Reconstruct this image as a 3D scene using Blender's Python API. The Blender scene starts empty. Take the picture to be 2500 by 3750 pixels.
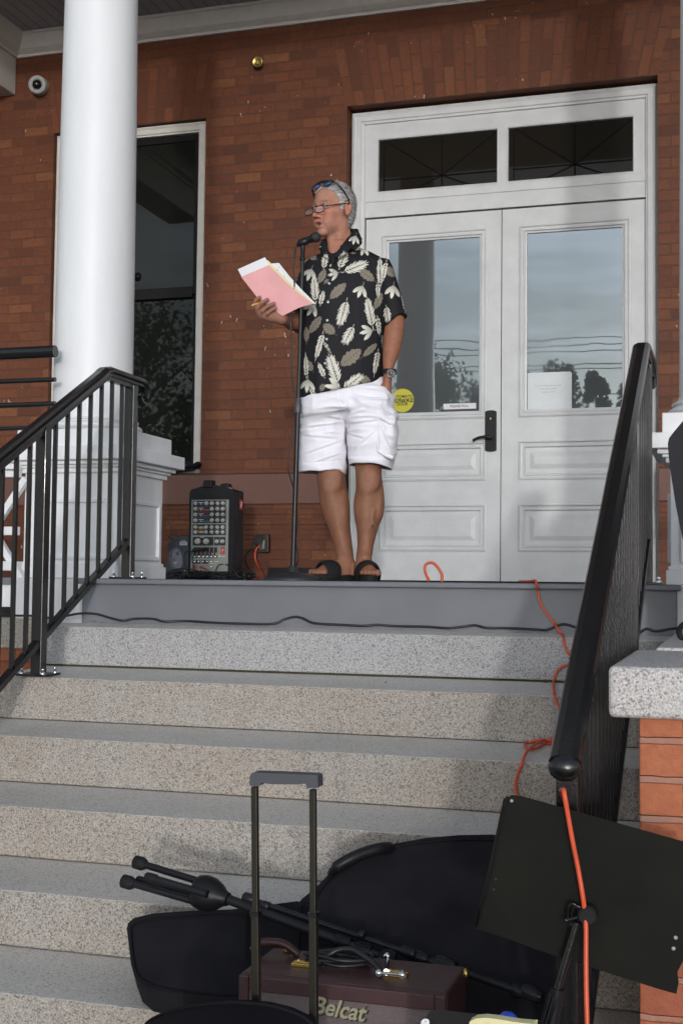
import bpy, math, random
import numpy as np
from mathutils import Vector, Matrix
from mathutils.bvhtree import BVHTree
random.seed(7); RNG = np.random.default_rng(7)
sc = bpy.context.scene
C = sc.collection
# ---------------------------------------------------------------- camera
CAMP = Vector((2.3551, -4.547, -0.001)); YAW, PITCH, ROLL, FPX = 0.2978, 0.0540, 0.0110, 4710.47
_f = Vector((-math.sin(YAW)*math.cos(PITCH), math.cos(YAW)*math.cos(PITCH), math.sin(PITCH)))
_r = Vector((math.cos(YAW), math.sin(YAW), 0)); _u = _r.cross(_f)
_c, _s = math.cos(ROLL), math.sin(ROLL)
CR = _c*_r+_s*_u; CU = -_s*_r+_c*_u; CF = _f
cam_d = bpy.data.cameras.new("camera"); cam = bpy.data.objects.new("camera", cam_d); C.objects.link(cam)
cam.matrix_world = Matrix(((CR.x, CU.x, -CF.x, CAMP.x), (CR.y, CU.y, -CF.y, CAMP.y), (CR.z, CU.z, -CF.z, CAMP.z), (0, 0, 0, 1)))
cam_d.sensor_fit = 'VERTICAL'; cam_d.sensor_height = 36; cam_d.lens = FPX/3750*36
cam_d.clip_start = 0.05; cam_d.clip_end = 3000
sc.camera = cam
# ---------------------------------------------------------------- world and sun
EL = math.radians(4.5); SX, SY = -0.275, 1.0
sun_d = bpy.data.lights.new("sun", 'SUN'); sun = bpy.data.objects.new("sun", sun_d); C.objects.link(sun)
hd = Vector((SX, SY, 0)).normalized()
trav = Vector((hd.x*math.cos(EL), hd.y*math.cos(EL), -math.sin(EL)))
sun.rotation_euler = trav.to_track_quat('-Z', 'Y').to_euler()
sun_d.energy = 0.38; sun_d.angle = math.radians(1.7); sun_d.color = (1.0, 0.98, 0.96)
w = bpy.data.worlds.new("World"); sc.world = w; w.use_nodes = True
nt = w.node_tree; N = nt.nodes; L = nt.links
bg = N['Background']; sky = N.new('ShaderNodeTexSky'); sky.sky_type = 'NISHITA'; sky.sun_disc = False
sky.sun_elevation = EL; sky.sun_rotation = math.atan2(-hd.x, -hd.y)
sky.air_density = 1.0; sky.dust_density = 0.6; sky.ozone_density = 1.0
# thin wispy cloud layer over the sky
tc = N.new('ShaderNodeTexCoord'); mp = N.new('ShaderNodeMapping'); mp.inputs['Scale'].default_value = (1.6, 1.6, 8.5)
nz = N.new('ShaderNodeTexNoise'); nz.inputs['Scale'].default_value = 1.7; nz.inputs['Detail'].default_value = 6; nz.inputs['Roughness'].default_value = .62
cr = N.new('ShaderNodeValToRGB'); cr.color_ramp.elements[0].position = .42; cr.color_ramp.elements[1].position = .68
hsv = N.new('ShaderNodeHueSaturation'); hsv.inputs['Saturation'].default_value = .25; hsv.inputs['Value'].default_value = 1.7
mx = N.new('ShaderNodeMixRGB'); mx.blend_type = 'MIX'
L.new(tc.outputs['Generated'], mp.inputs['Vector']); L.new(mp.outputs[0], nz.inputs['Vector']); L.new(nz.outputs['Fac'], cr.inputs[0])
L.new(sky.outputs[0], hsv.inputs['Color']); L.new(sky.outputs[0], mx.inputs[1]); L.new(hsv.outputs[0], mx.inputs[2]); L.new(cr.outputs[0], mx.inputs[0])
hs2 = N.new('ShaderNodeHueSaturation'); hs2.inputs['Saturation'].default_value = .50
tn = N.new('ShaderNodeMixRGB'); tn.blend_type = 'MULTIPLY'; tn.inputs[0].default_value = 1; tn.inputs[2].default_value = (.92, .98, 1.09, 1)
L.new(mx.outputs[0], hs2.inputs['Color']); L.new(hs2.outputs[0], tn.inputs[1]); L.new(tn.outputs[0], bg.inputs['Color']); bg.inputs['Strength'].default_value = 0.15
sc.view_settings.view_transform = 'Standard'; sc.view_settings.look = 'None'; sc.view_settings.exposure = 1.12; sc.view_settings.gamma = 1
sc.cycles.max_bounces = 7; sc.cycles.diffuse_bounces = 4; sc.cycles.glossy_bounces = 4; sc.cycles.caustics_reflective = False; sc.cycles.caustics_refractive = False

# ---------------------------------------------------------------- pixel -> world helpers (survey of the photo)
def ray(u, v): return CF+CR*((u-1250)/FPX)-CU*((v-1875)/FPX)
def at(u, v, y): d = ray(u, v); return CAMP+d*((y-CAMP.y)/d.y)
def atX(u, v, x): d = ray(u, v); return CAMP+d*((x-CAMP.x)/d.x)
def atZ(u, v, z): d = ray(u, v); return CAMP+d*((z-CAMP.z)/d.z)
def atP(u, v, p0, n): d = ray(u, v); return CAMP+d*((Vector(p0)-CAMP).dot(Vector(n))/d.dot(Vector(n)))
# ---------------------------------------------------------------- materials
def srgb(r, g, b):
    f = lambda c: (c/255/12.92) if c/255 <= .04045 else ((c/255+.055)/1.055)**2.4
    return (f(r), f(g), f(b))
class NT:
    def __init__(s, name):
        s.m = bpy.data.materials.new(name); s.m.use_nodes = True; s.t = s.m.node_tree; s.b = s.t.nodes['Principled BSDF']
    def n(s, typ, **kw):
        x = s.t.nodes.new(typ)
        for k, v in kw.items():
            if k.startswith('i_'):
                k2 = k[2:]
                x.inputs[int(k2) if k2.isdigit() else k2].default_value = v
            else: setattr(x, k, v)
        return x
    def l(s, a, b): s.t.links.new(a, b)
    def math(s, op, a, b=None, c=None):
        x = s.n('ShaderNodeMath', operation=op)
        for i, q in enumerate((a, b, c)):
            if q is None: continue
            if isinstance(q, (int, float)): x.inputs[i].default_value = q
            else: s.l(q, x.inputs[i])
        return x.outputs[0]
    def mix(s, f, a, b, bt='MIX'):
        x = s.n('ShaderNodeMixRGB', blend_type=bt)
        for i, q in enumerate((f, a, b)):
            if isinstance(q, (int, float)): x.inputs[i].default_value = q
            elif isinstance(q, tuple): x.inputs[i].default_value = (*q[:3], 1)
            else: s.l(q, x.inputs[i])
        return x.outputs[0]
    def ramp(s, f, p0, p1, c0=(0, 0, 0), c1=(1, 1, 1)):
        x = s.n('ShaderNodeValToRGB'); e = x.color_ramp.elements
        e[0].position = p0; e[1].position = p1; e[0].color = (*c0, 1); e[1].color = (*c1, 1); s.l(f, x.inputs[0]); return x.outputs[0]
    def noise(s, vec, scale, detail=3, rough=.5, out='Fac'):
        x = s.n('ShaderNodeTexNoise'); x.inputs['Scale'].default_value = scale; x.inputs['Detail'].default_value = detail; x.inputs['Roughness'].default_value = rough
        if vec is not None: s.l(vec, x.inputs['Vector'])
        return x.outputs[out]
    def bump(s, h, strength, dist):
        x = s.n('ShaderNodeBump'); x.inputs['Strength'].default_value = strength; x.inputs['Distance'].default_value = dist
        s.l(h, x.inputs['Height']); s.l(x.outputs[0], s.b.inputs['Normal']); return x
def mat(name, col, rough=.5, metal=0.0, var=.12, vscale=6, bump=0.0, bscale=40, bdist=.002, spec=.5, coat=0, anis=None, rv=.0):
    t = NT(name); t.b.inputs['Roughness'].default_value = rough; t.b.inputs['Metallic'].default_value = metal
    t.b.inputs['Specular IOR Level'].default_value = spec; t.b.inputs['Coat Weight'].default_value = coat
    g = t.n('ShaderNodeTexCoord').outputs['Object']
    if anis:
        mpn = t.n('ShaderNodeMapping'); mpn.inputs['Scale'].default_value = anis; t.l(g, mpn.inputs[0]); g = mpn.outputs[0]
    f = t.noise(g, vscale, 5, .6)
    c0 = tuple(max(0, c*(1-var)) for c in col); c1 = tuple(min(1, c*(1+var)) for c in col)
    t.l(t.ramp(f, .3, .7, c0, c1), t.b.inputs['Base Color'])
    if rv: t.l(t.math('MULTIPLY_ADD', f, rv, rough-rv/2), t.b.inputs['Roughness'])
    if bump: t.bump(t.noise(g, bscale, 4, .6), bump, bdist)
    return t.m
M = {}
M['white'] = mat('white_paint', (.72, .73, .74), .45, var=.035, vscale=9, bump=.25, bscale=30, bdist=.003, anis=(1, 1, .25))
M['white_door'] = mat('door_paint', (.59, .60, .60), .42, var=.065, vscale=7, bump=.3, bscale=45, bdist=.0015)
M['trim'] = mat('trim_paint', (.62, .60, .55), .5, var=.06, vscale=14, bump=.2, bscale=60, bdist=.001)
M['iron'] = mat('black_iron_paint', (.007, .007, .0075), .24, var=.3, vscale=60, bump=.4, bscale=190, bdist=.0014, spec=.5, coat=.05)
M['plastic'] = mat('black_plastic', (.010, .010, .012), .42, var=.2, vscale=30, bump=.1, bscale=300, bdist=.0006, spec=.25)
M['stand_black'] = mat('black_tube_paint', (.012, .012, .014), .33, var=.25, vscale=25, bump=.06, bscale=200, bdist=.0005, spec=.3)
M['fabric'] = mat('black_nylon', (.0150, .0142, .0175), .88, var=.30, vscale=5, bump=.6, bscale=600, bdist=.001, spec=.14)
M['piping'] = mat('black_piping', (.0085, .008, .010), .7, var=.2, bump=.2, bscale=200, spec=.12)
M['chrome'] = mat('chrome', (.75, .75, .76), .12, metal=1, var=.05)
M['brass'] = mat('brass', (.62, .44, .14), .3, metal=1, var=.15, vscale=80)
M['rubber'] = mat('rubber', (.014, .014, .015), .7, var=.2, spec=.2)
M['cord_orange'] = mat('orange_vinyl', (.62, .085, .03), .42, var=.1, vscale=20)
M['cord_black'] = mat('black_vinyl', (.012, .012, .014), .42, var=.1)
M['grey_deck'] = mat('grey_deck_paint', (.145, .152, .170), .42, var=.09, vscale=3.5, bump=.2, bscale=35, bdist=.0015, rv=.2)
M['ceiling'] = None
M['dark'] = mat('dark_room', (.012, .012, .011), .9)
M['grey_metal'] = mat('grey_cast_metal', (.36, .36, .35), .5, var=.08)
M['red'] = mat('red_badge', (.45, .02, .03), .4, var=.05)
M['paper'] = mat('white_paper', (.72, .72, .74), .8, var=.03)
M['pink'] = mat('pink_paper', (.72, .36, .36), .8, var=.05, vscale=12)
M['yellow'] = mat('yellow_paper', (.70, .65, .36), .8, var=.04)
M['pencil'] = mat('yellow_pencil_paint', (.75, .33, .03), .4)
M['ink'] = mat('black_ink', (.02, .02, .02), .6)
M['blue'] = mat('blue_plastic', (.03, .09, .60), .35, var=.06)
# brick -----------------------------------------------------------------
def brick_mat(name, arches=(), scale=1.0, c1=(.198, .063, .023), c2=(.145, .043, .018), mortar=(.098, .048, .032), pale=.10, course=.0675, blen=.192, mort=.0055, specks=True, dist=.002, xoff=0.0):
    t = NT(name); geo = t.n('ShaderNodeTexCoord').outputs['Object']
    sx = t.n('ShaderNodeSeparateXYZ'); t.l(geo, sx.inputs[0]); X, Y, Z = sx.outputs
    wob = t.math('MULTIPLY', t.math('SUBTRACT', t.noise(geo, 14, 3, .6), .5), .011)
    Xs = t.math('ADD', t.math('ADD', t.math('ADD', X, Y), wob), xoff); xoff_ = xoff; Zs = t.math('ADD', Z, wob)
    def bt(u, v, bl=blen, ch=course):
        cb = t.n('ShaderNodeCombineXYZ'); t.l(u, cb.inputs[0]); t.l(v, cb.inputs[1])
        b = t.n('ShaderNodeTexBrick'); t.l(cb.outputs[0], b.inputs['Vector']); b.inputs['Scale'].default_value = 1
        b.inputs['Brick Width'].default_value = bl; b.inputs['Row Height'].default_value = ch; b.inputs['Mortar Size'].default_value = mort
        b.inputs['Mortar Smooth'].default_value = .35; b.inputs['Bias'].default_value = 0
        b.inputs['Color1'].default_value = (0, 0, 0, 1); b.inputs['Color2'].default_value = (1, 1, 1, 1); b.inputs['Mortar'].default_value = (.5, .5, .5, 1)
        return b
    b = bt(Xs, Zs); rnd, fac = b.outputs['Color'], b.outputs['Fac']
    for (xc, hw, z0, z1, k) in arches:
        dz = t.math('SUBTRACT', Z, z0)
        fan = t.math('MULTIPLY_ADD', dz, k/hw, 1.0)
        xx = t.math('DIVIDE', t.math('SUBTRACT', Xs, xc+3.491), fan)
        b2 = bt(t.math('ADD', dz, wob), xx, .20, .0675)
        m = t.math('MULTIPLY', t.math('GREATER_THAN', dz, 0.0), t.math('LESS_THAN', dz, z1-z0))
        m = t.math('MULTIPLY', m, t.math('LESS_THAN', t.math('ABSOLUTE', xx), hw))
        rnd = t.mix(m, rnd, b2.outputs['Color']); fac = t.mix(m, fac, b2.outputs['Fac'])
    x = t.n('ShaderNodeValToRGB'); t.l(rnd, x.inputs[0]); cr_ = x.color_ramp
    L3 = lambda q: tuple(c1[i]*(1-q)+c2[i]*q for i in range(3))
    stops = [(0, tuple(c*.66 for c in c2)), (.12, c2), (.35, L3(.6)), (.6, L3(.3)), (.80, c1), (.92, tuple(c*1.12 for c in c1)), (1.0, (c1[0]*1.35, c1[1]*1.6, c1[2]*1.6))]
    cr_.elements[0].position = 0; cr_.elements[0].color = (*stops[0][1], 1); cr_.elements[1].position = 1; cr_.elements[1].color = (*stops[-1][1], 1)
    for p_, c_ in stops[1:-1]: e = cr_.elements.new(p_); e.color = (*c_, 1)
    col = x.outputs[0]
    big = t.noise(geo, 1.1, 4, .6); sm = t.noise(geo, 38, 5, .7)
    col = t.mix(t.ramp(big, .3, .75, (.0,)*3, (.35,)*3), col, (c2[0]*.9, c2[1]*1.1, c2[2]*1.2))
    col = t.mix(t.ramp(sm, .25, .8, (.6,)*3, (.0,)*3), col, tuple(c*.45 for c in c2))
    ms_ = t.noise(geo, 3.5, 3, .6)
    col = t.mix(t.math('MULTIPLY', fac, t.ramp(ms_, .3, .7, (.35,)*3, (.95,)*3)), col, mortar)
    if specks:
        mpn = t.n('ShaderNodeMapping'); mpn.inputs['Scale'].default_value = (1.0, 1.0, .45); t.l(geo, mpn.inputs[0])
        s = t.noise(mpn.outputs[0], 48, 2, .5); s2 = t.noise(geo, 3.0, 2, .5)
        s = t.math('MULTIPLY', s, t.math('MULTIPLY_ADD', s2, .5, .75))
        col = t.mix(t.ramp(s, .765, .79), col, (.50, .46, .42))
    t.l(col, t.b.inputs['Base Color']); t.b.inputs['Roughness'].default_value = .62; t.b.inputs['Specular IOR Level'].default_value = .35
    h = t.math('SUBTRACT', t.math('MULTIPLY', sm, .5), t.math('MULTIPLY', fac, 1.0) if not isinstance(fac, float) else fac)
    t.bump(h, 1.0, dist*1.6)
    return t.m
def granite(name, base, dark, light, scale=150, bump=.6, stain=.3, stainc=(.30, .22, .14), bd=.004, contrast=1.0):
    t = NT(name); g = t.n('ShaderNodeTexCoord').outputs['Object']
    a = t.noise(g, scale, 3, .65); b = t.noise(g, scale*2.3, 2, .6)
    v = t.n('ShaderNodeTexVoronoi'); v.inputs['Scale'].default_value = scale*1.1; t.l(g, v.inputs['Vector'])
    cv = t.n('ShaderNodeSeparateColor'); t.l(v.outputs['Color'], cv.inputs[0])
    col = t.mix(t.ramp(a, .36, .62), dark, base)
    col = t.mix(t.ramp(b, .52, .68, (0,)*3, (.8*contrast,)*3), col, light)
    col = t.mix(t.math('MULTIPLY', t.math('GREATER_THAN', cv.outputs[0], .88), .55*contrast), col, tuple(c*.35 for c in dark))
    st = t.ramp(t.noise(g, 2.3, 5, .65), .42, .75, (0,)*3, (stain,)*3)
    col = t.mix(st, col, stainc, 'MULTIPLY') if False else t.mix(st, col, t.mix(1.0, col, stainc, 'MULTIPLY'))
    t.l(col, t.b.inputs['Base Color']); t.b.inputs['Roughness'].default_value = .6; t.b.inputs['Specular IOR Level'].default_value = .4
    t.bump(t.math('ADD', a, t.math('MULTIPLY', t.noise(g, 25, 4, .6), 1.5)), bump, bd)
    return t.m
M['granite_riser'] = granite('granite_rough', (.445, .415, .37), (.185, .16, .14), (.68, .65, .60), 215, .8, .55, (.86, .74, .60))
M['granite_tread'] = granite('granite_honed_lit', (.70, .66, .61), (.50, .47, .43), (.83, .80, .76), 215, .5, .40, (.88, .83, .76), .003, .9)  # honed tops, with the colour also paled to stand for sky light
M['granite_top'] = granite('granite_grey_riser', (.43, .425, .42), (.205, .20, .205), (.66, .66, .66), 215, .6, .35, (.86, .80, .72))
M['granite_cap'] = granite('granite_pale', (.60, .58, .55), (.30, .27, .27), (.80, .79, .77), 190, .5, .15, (.9, .85, .8))
M['sandstone'] = granite('brown_sandstone', (.175, .085, .062), (.135, .066, .050), (.21, .115, .09), 260, .35, .3, (.7, .6, .55), .002, .5)
def ceil_mat():
    t = NT('ceiling_boards'); g = t.n('ShaderNodeTexCoord').outputs['Object']; sx = t.n('ShaderNodeSeparateXYZ'); t.l(g, sx.inputs[0])
    fr = t.math('FRACT', t.math('MULTIPLY', sx.outputs[0], 1/.085))
    gr = t.math('LESS_THAN', t.math('ABSOLUTE', t.math('SUBTRACT', fr, .5)), .06)
    nz = t.noise(g, 4, 4, .6)
    col = t.mix(t.ramp(nz, .3, .7), (.33, .34, .36), (.38, .39, .41)); col = t.mix(t.math('MULTIPLY', gr, .5), col, (.06, .062, .068))
    t.l(col, t.b.inputs['Base Color']); t.b.inputs['Roughness'].default_value = .55; t.bump(t.math('SUBTRACT', 1.0, gr), .8, .006)
    return t.m
M['ceiling'] = ceil_mat()
def glass_mat(name, ior=2.2, base=(.012, .013, .014), rough=.015, tint=(1, 1, 1)):
    t = NT(name); t.b.inputs['Base Color'].default_value = (*base, 1); t.b.inputs['Roughness'].default_value = rough
    t.b.inputs['IOR'].default_value = ior; t.b.inputs['Specular Tint'].default_value = (*tint, 1); t.b.inputs['Specular IOR Level'].default_value = .5
    g = t.n('ShaderNodeTexCoord').outputs['Object']
    t.l(t.ramp(t.noise(g, 3, 3, .5), .3, .7, (rough*.6,)*3, (rough*1.6,)*3), t.b.inputs['Roughness']); t.bump(t.noise(g, 2.2, 2, .4), .16, .004)
    return t.m
M['glass'] = glass_mat('reflective_glass', 2.6, (.092, .101, .106), rough=.013, tint=(.84, .94, 1.0))  # pale base colour stands in for haze and room brightness behind the pane
M['glass_dim'] = glass_mat('dim_glass', 1.36, (.010, .011, .009))
M['glass_tran'] = glass_mat('transom_glass', 1.25, (.016, .014, .011))
# ---------------------------------------------------------------- mesh helpers
class MB:
    def __init__(s): s.v = []; s.f = []; s.mi = []; s.sm = []
    def add(s, vs, fs, mi=0, sm=False):
        o = len(s.v); s.v += [tuple(p) for p in vs]
        for f in fs: s.f.append(tuple(o+i for i in f)); s.mi.append(mi); s.sm.append(sm)
    def box(s, x0, x1, y0, y1, z0, z1, mi=0):
        vs = [(x, y, z) for z in (z0, z1) for y in (y0, y1) for x in (x0, x1)]
        s.add(vs, [(0, 2, 3, 1), (4, 5, 7, 6), (0, 1, 5, 4), (2, 6, 7, 3), (0, 4, 6, 2), (1, 3, 7, 5)], mi)
    def hull8(s, vs, mi=0): s.add(vs, [(0, 2, 3, 1), (4, 5, 7, 6), (0, 1, 5, 4), (2, 6, 7, 3), (0, 4, 6, 2), (1, 3, 7, 5)], mi)
    def obox(s, c, ax, ay, az, mi=0):
        c, ax, ay, az = map(Vector, (c, ax, ay, az))
        s.hull8([c+ax*i+ay*j+az*k for k in (-1, 1) for j in (-1, 1) for i in (-1, 1)], mi)
    def beam(s, p0, p1, w, h, up=(0, 0, 1), mi=0):
        p0, p1 = Vector(p0), Vector(p1); d = p1-p0; n = d.normalized(); side = n.cross(Vector(up)).normalized(); u = side.cross(n)
        s.obox((p0+p1)/2, side*w/2, d/2, u*h/2, mi)
    def prism(s, pts, vec, mi=0, mside=None, sm=False):
        pts = [Vector(p) for p in pts]; vec = Vector(vec); n = len(pts)
        s.add(pts, [tuple(range(n))], mi); s.add([p+vec for p in pts], [tuple(reversed(range(n)))], mi)
        s.add(pts+[p+vec for p in pts], [(i, i+n, (i+1) % n+n, (i+1) % n) for i in range(n)], mi if mside is None else mside, sm)
    def tube(s, pts, r, n=8, mi=0, cap=True, sm=True, flat=None):
        pts = [Vector(p) for p in pts]; m = len(pts); rs = r if isinstance(r, (list, tuple)) else [r]*m
        prev = None; vs = []
        for i, p in enumerate(pts):
            t = (pts[min(i+1, m-1)]-pts[max(i-1, 0)])
            t = t.normalized() if t.length > 1e-9 else Vector((0, 0, 1))
            if prev is None: a = t.orthogonal().normalized()
            else:
                a = prev-t*prev.dot(t); a = a.normalized() if a.length > 1e-6 else t.orthogonal().normalized()
            prev = a; b = t.cross(a)
            for k in range(n):
                an = 2*math.pi*(k+.5)/n; vs.append(p+(a*math.cos(an)+b*math.sin(an))*rs[i])
        fs = [(i*n+k, i*n+(k+1) % n, (i+1)*n+(k+1) % n, (i+1)*n+k) for i in range(m-1) for k in range(n)]
        s.add(vs, fs, mi, sm)
        if cap: s.add(vs[:n], [tuple(reversed(range(n)))], mi); s.add(vs[-n:], [tuple(range(n))], mi)
    def lathe(s, o, prof, n=32, axis=(0, 0, 1), mi=0, sm=True, ref=None):
        o = Vector(o); ax = Vector(axis).normalized(); a = Vector(ref) if ref else ax.orthogonal().normalized(); b = ax.cross(a); vs = []
        for (r, h) in prof:
            for k in range(n):
                an = 2*math.pi*k/n; vs.append(o+ax*h+(a*math.cos(an)+b*math.sin(an))*max(r, 1e-5))
        m = len(prof)
        s.add(vs, [(i*n+k, i*n+(k+1) % n, (i+1)*n+(k+1) % n, (i+1)*n+k) for i in range(m-1) for k in range(n)], mi, sm)
        s.add(vs[:n], [tuple(reversed(range(n)))], mi); s.add(vs[-n:], [tuple(range(n))], mi)
    def sph(s, c, r, n=16, mi=0, ax=None):
        c = Vector(c); R = r if isinstance(r, (tuple, list)) else (r, r, r)
        A = ax or (Vector((1, 0, 0)), Vector((0, 1, 0)), Vector((0, 0, 1))); vs = []; m = n//2+1
        for i in range(m):
            th = math.pi*i/(m-1)
            for k in range(n):
                ph = 2*math.pi*k/n
                vs.append(c+A[0]*R[0]*math.sin(th)*math.cos(ph)+A[1]*R[1]*math.sin(th)*math.sin(ph)+A[2]*R[2]*math.cos(th))
        s.add(vs, [(i*n+k, (i+1)*n+k, (i+1)*n+(k+1) % n, i*n+(k+1) % n) for i in range(m-1) for k in range(n)], mi, True)
    def quad(s, a, b, c, d, mi=0, sm=False): s.add([a, b, c, d], [(0, 1, 2, 3)], mi, sm)
    def build(s, name, mats, parent=None, bevel=0, seg=2, kind=None, subd=0):
        me = bpy.data.meshes.new(name); me.from_pydata(s.v, [], s.f)
        if not isinstance(mats, (list, tuple)): mats = [mats]
        for m in mats: me.materials.append(m)
        me.polygons.foreach_set('material_index', s.mi); me.polygons.foreach_set('use_smooth', s.sm)
        import bmesh
        bm = bmesh.new(); bm.from_mesh(me); bmesh.ops.recalc_face_normals(bm, faces=bm.faces[:]); bm.to_mesh(me); bm.free(); me.update()
        o = bpy.data.objects.new(name, me); C.objects.link(o)
        if parent is not None: link(o, parent)
        if bevel:
            b = o.modifiers.new('bevel', 'BEVEL'); b.width = bevel; b.segments = seg; b.limit_method = 'ANGLE'; b.angle_limit = math.radians(50); b.harden_normals = False
        if kind: o['kind'] = kind
        return o
def wpos(o):
    p = Vector(o.location)
    while o.parent: o = o.parent; p += Vector(o.location)
    return p
def link(o, parent):
    # parts are modelled in world space; cancel the parents' locations
    o.parent = parent; o.location = Vector(o.location)-wpos(parent)
def thing(name, label, cat, loc=(0, 0, 0), group=None):
    o = bpy.data.objects.new(name, None); C.objects.link(o); o.location = loc; o.empty_display_size = .1
    o['label'] = label; o['category'] = cat
    if group: o['group'] = group
    return o
def tag(o, label, cat, group=None):
    o['label'] = label; o['category'] = cat
    if group: o['group'] = group
    return o
def text_obj(name, body, origin, right, up, size, material, parent, ext=.0008, bold=0, shear=0, align='CENTER', sx=1.0, space=1.0):
    cu = bpy.data.curves.new(name, 'FONT'); cu.body = body; cu.size = 1; cu.align_x = align; cu.align_y = 'CENTER'; cu.extrude = ext/size; cu.offset = bold; cu.shear = shear; cu.space_character = space
    t = bpy.data.objects.new(name, cu); C.objects.link(t); bpy.context.view_layer.update()
    me = bpy.data.meshes.new_from_object(t.evaluated_get(bpy.context.evaluated_depsgraph_get()))
    bpy.data.objects.remove(t); bpy.data.curves.remove(cu)
    R = Vector(right).normalized(); U = Vector(up).normalized(); Nn = R.cross(U); o_ = Vector(origin)
    for v in me.vertices: v.co = o_+R*v.co.x*size*sx+U*v.co.y*size+Nn*v.co.z*size
    me.materials.clear(); me.materials.append(material)
    o = bpy.data.objects.new(name, me); C.objects.link(o)
    if parent is not None: link(o, parent)
    return o
def smooth_path(pts, n=8):
    P = [Vector(p) for p in pts]; out = []
    for i in range(len(P)-1):
        p0, p1, p2, p3 = P[max(i-1, 0)], P[i], P[i+1], P[min(i+2, len(P)-1)]
        for k in range(n):
            t = k/n; out.append(.5*((2*p1)+(p2-p0)*t+(2*p0-5*p1+4*p2-p3)*t*t+(3*p1-p0-3*p2+p3)*t**3))
    out.append(P[-1]); return out
# ================================================================ THE SETTING
YW, YD = 3.491, 3.611          # wall face, door face
R_, T_, Z1, DR, YN = 0.1709, 0.3069, -0.1848, 0.0177, -0.12     # riser, tread, first granite nose
GZ = -1.575
XL, XR = -0.205, 2.16          # ends of the stair opening
mb = MB(); mb.quad((-300, -300, GZ), (300, -300, GZ), (300, 300, GZ), (-300, 300, GZ))
def grass():
    t = NT('lawn'); g = t.n('ShaderNodeTexCoord').outputs['Object']
    col = t.mix(t.noise(g, 30, 6, .8), (.030, .055, .014), (.085, .12, .035)); col = t.mix(t.ramp(t.noise(g, .4, 3), .4, .7), col, (.09, .10, .04))
    t.l(col, t.b.inputs['Base Color']); t.b.inputs['Roughness'].default_value = .9; t.bump(t.noise(g, 80, 4, .7), .6, .03); return t.m
mb.build('ground', grass(), kind='structure')
mb = MB(); mb.quad((-9, -22, GZ+.006), (11, -22, GZ+.006), (11, 3, GZ+.006), (-9, 3, GZ+.006))  # unseen paving, made wide and pale to bounce light onto the porch ceiling
mb.build('path', granite('bounce_concrete', (.44, .43, .40), (.38, .37, .345), (.5, .49, .46), 120, .3, .3), kind='structure')
mb = MB(); mb.quad((-80, -34, GZ+.01), (80, -34, GZ+.01), (80, -26, GZ+.01), (-80, -26, GZ+.01))
mb.build('road', granite('asphalt', (.055, .055, .058), (.04, .04, .042), (.08, .08, .08), 60, .4, .2), kind='structure')

# ---- granite stairs
st = thing('stone_steps', 'broad flight of speckled grey granite steps climbing to the porch', 'steps', (1.0, -1.2, GZ))
for i in range(8):
    yf = YN-i*T_; zt = Z1-i*R_
    zb = zt-R_+DR*.9+(.010 if i == 0 else .005)
    yb = yf+T_+.04 if i else .05
    m = MB(); dx = .0 if i else .0
    sl = DR/T_
    vs = [(x, y, z) for (y, z) in ((yf, zb), (yb, zb), (yf, zt), (yb, zt+sl*(yb-yf))) for x in (XL, XR+.6)]
    v = [vs[0], vs[1], vs[2], vs[3], vs[4], vs[5], vs[6], vs[7]]
    m.add(v, [(0, 1, 5, 4)], 0); m.add(v, [(4, 5, 7, 6)], 1); m.add(v, [(0, 2, 3, 1), (0, 4, 6, 2), (1, 3, 7, 5), (2, 6, 7, 3)], 0)
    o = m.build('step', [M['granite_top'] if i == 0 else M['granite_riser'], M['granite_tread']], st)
    # weld so the bevel runs along the nosing
    import bmesh
    bm = bmesh.new(); bm.from_mesh(o.data); bmesh.ops.remove_doubles(bm, verts=bm.verts[:], dist=1e-5)
    # subdivide lengthways and make the rock-faced nosing a little uneven
    ed = [e for e in bm.edges if abs(e.verts[0].co.x-e.verts[1].co.x) > 1]
    bmesh.ops.subdivide_edges(bm, edges=ed, cuts=120, use_grid_fill=True)
    rr = random.Random(i)
    for vtx in bm.verts:
        if abs(vtx.co.y-yf) < 1e-3 and XL+.02 < vtx.co.x < XR:
            vtx.co.y += rr.uniform(-.0016, .0016); 
            if vtx.co.z > zt-.01: vtx.co.z += rr.uniform(-.0012, .0010)
    bm.normal_update(); bmesh.ops.recalc_face_normals(bm, faces=bm.faces[:]); bm.to_mesh(o.data); bm.free()
    b = o.modifiers.new('bevel', 'BEVEL'); b.width = .004; b.segments = 2; b.limit_method = 'ANGLE'; b.angle_limit = math.radians(50)
m = MB()
for i in range(8):   # mortar bed between slabs, set back from the faces
    yf = YN-i*T_+.012; zt = Z1-(i+1)*R_
    m.box(XL+.01, XR+.55, yf, yf+.2, zt+.001, zt+.05)
m.build('mortar_joint', mat('mossy_mortar', (.050, .045, .022), .9, var=.4, vscale=5), st)

# ---- porch deck
dk = thing('porch_floor', 'grey painted wooden porch deck edge above the granite steps', 'porch floor', (1, 1.7, -.05)); del dk['label']; del dk['category']; dk['kind'] = 'structure'
x0, x1 = at(276, 2122, 0).x, at(2492, 2140, 0).x
m = MB(); m.box(x0, x1, 0.0, .13, -.021, 0); m.build('floor_nosing', M['grey_deck'], dk, bevel=.006, seg=3)
m = MB(); m.box(-9, 7, .1305, YD+.1, -.03, -.0005); m.build('floor_boards', M['grey_deck'], dk)
m = MB(); m.box(x0+.018, x1-.018, .028, .06, Z1+DR-.01, -.0215); m.build('fascia_board', M['grey_deck'], dk)

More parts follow.
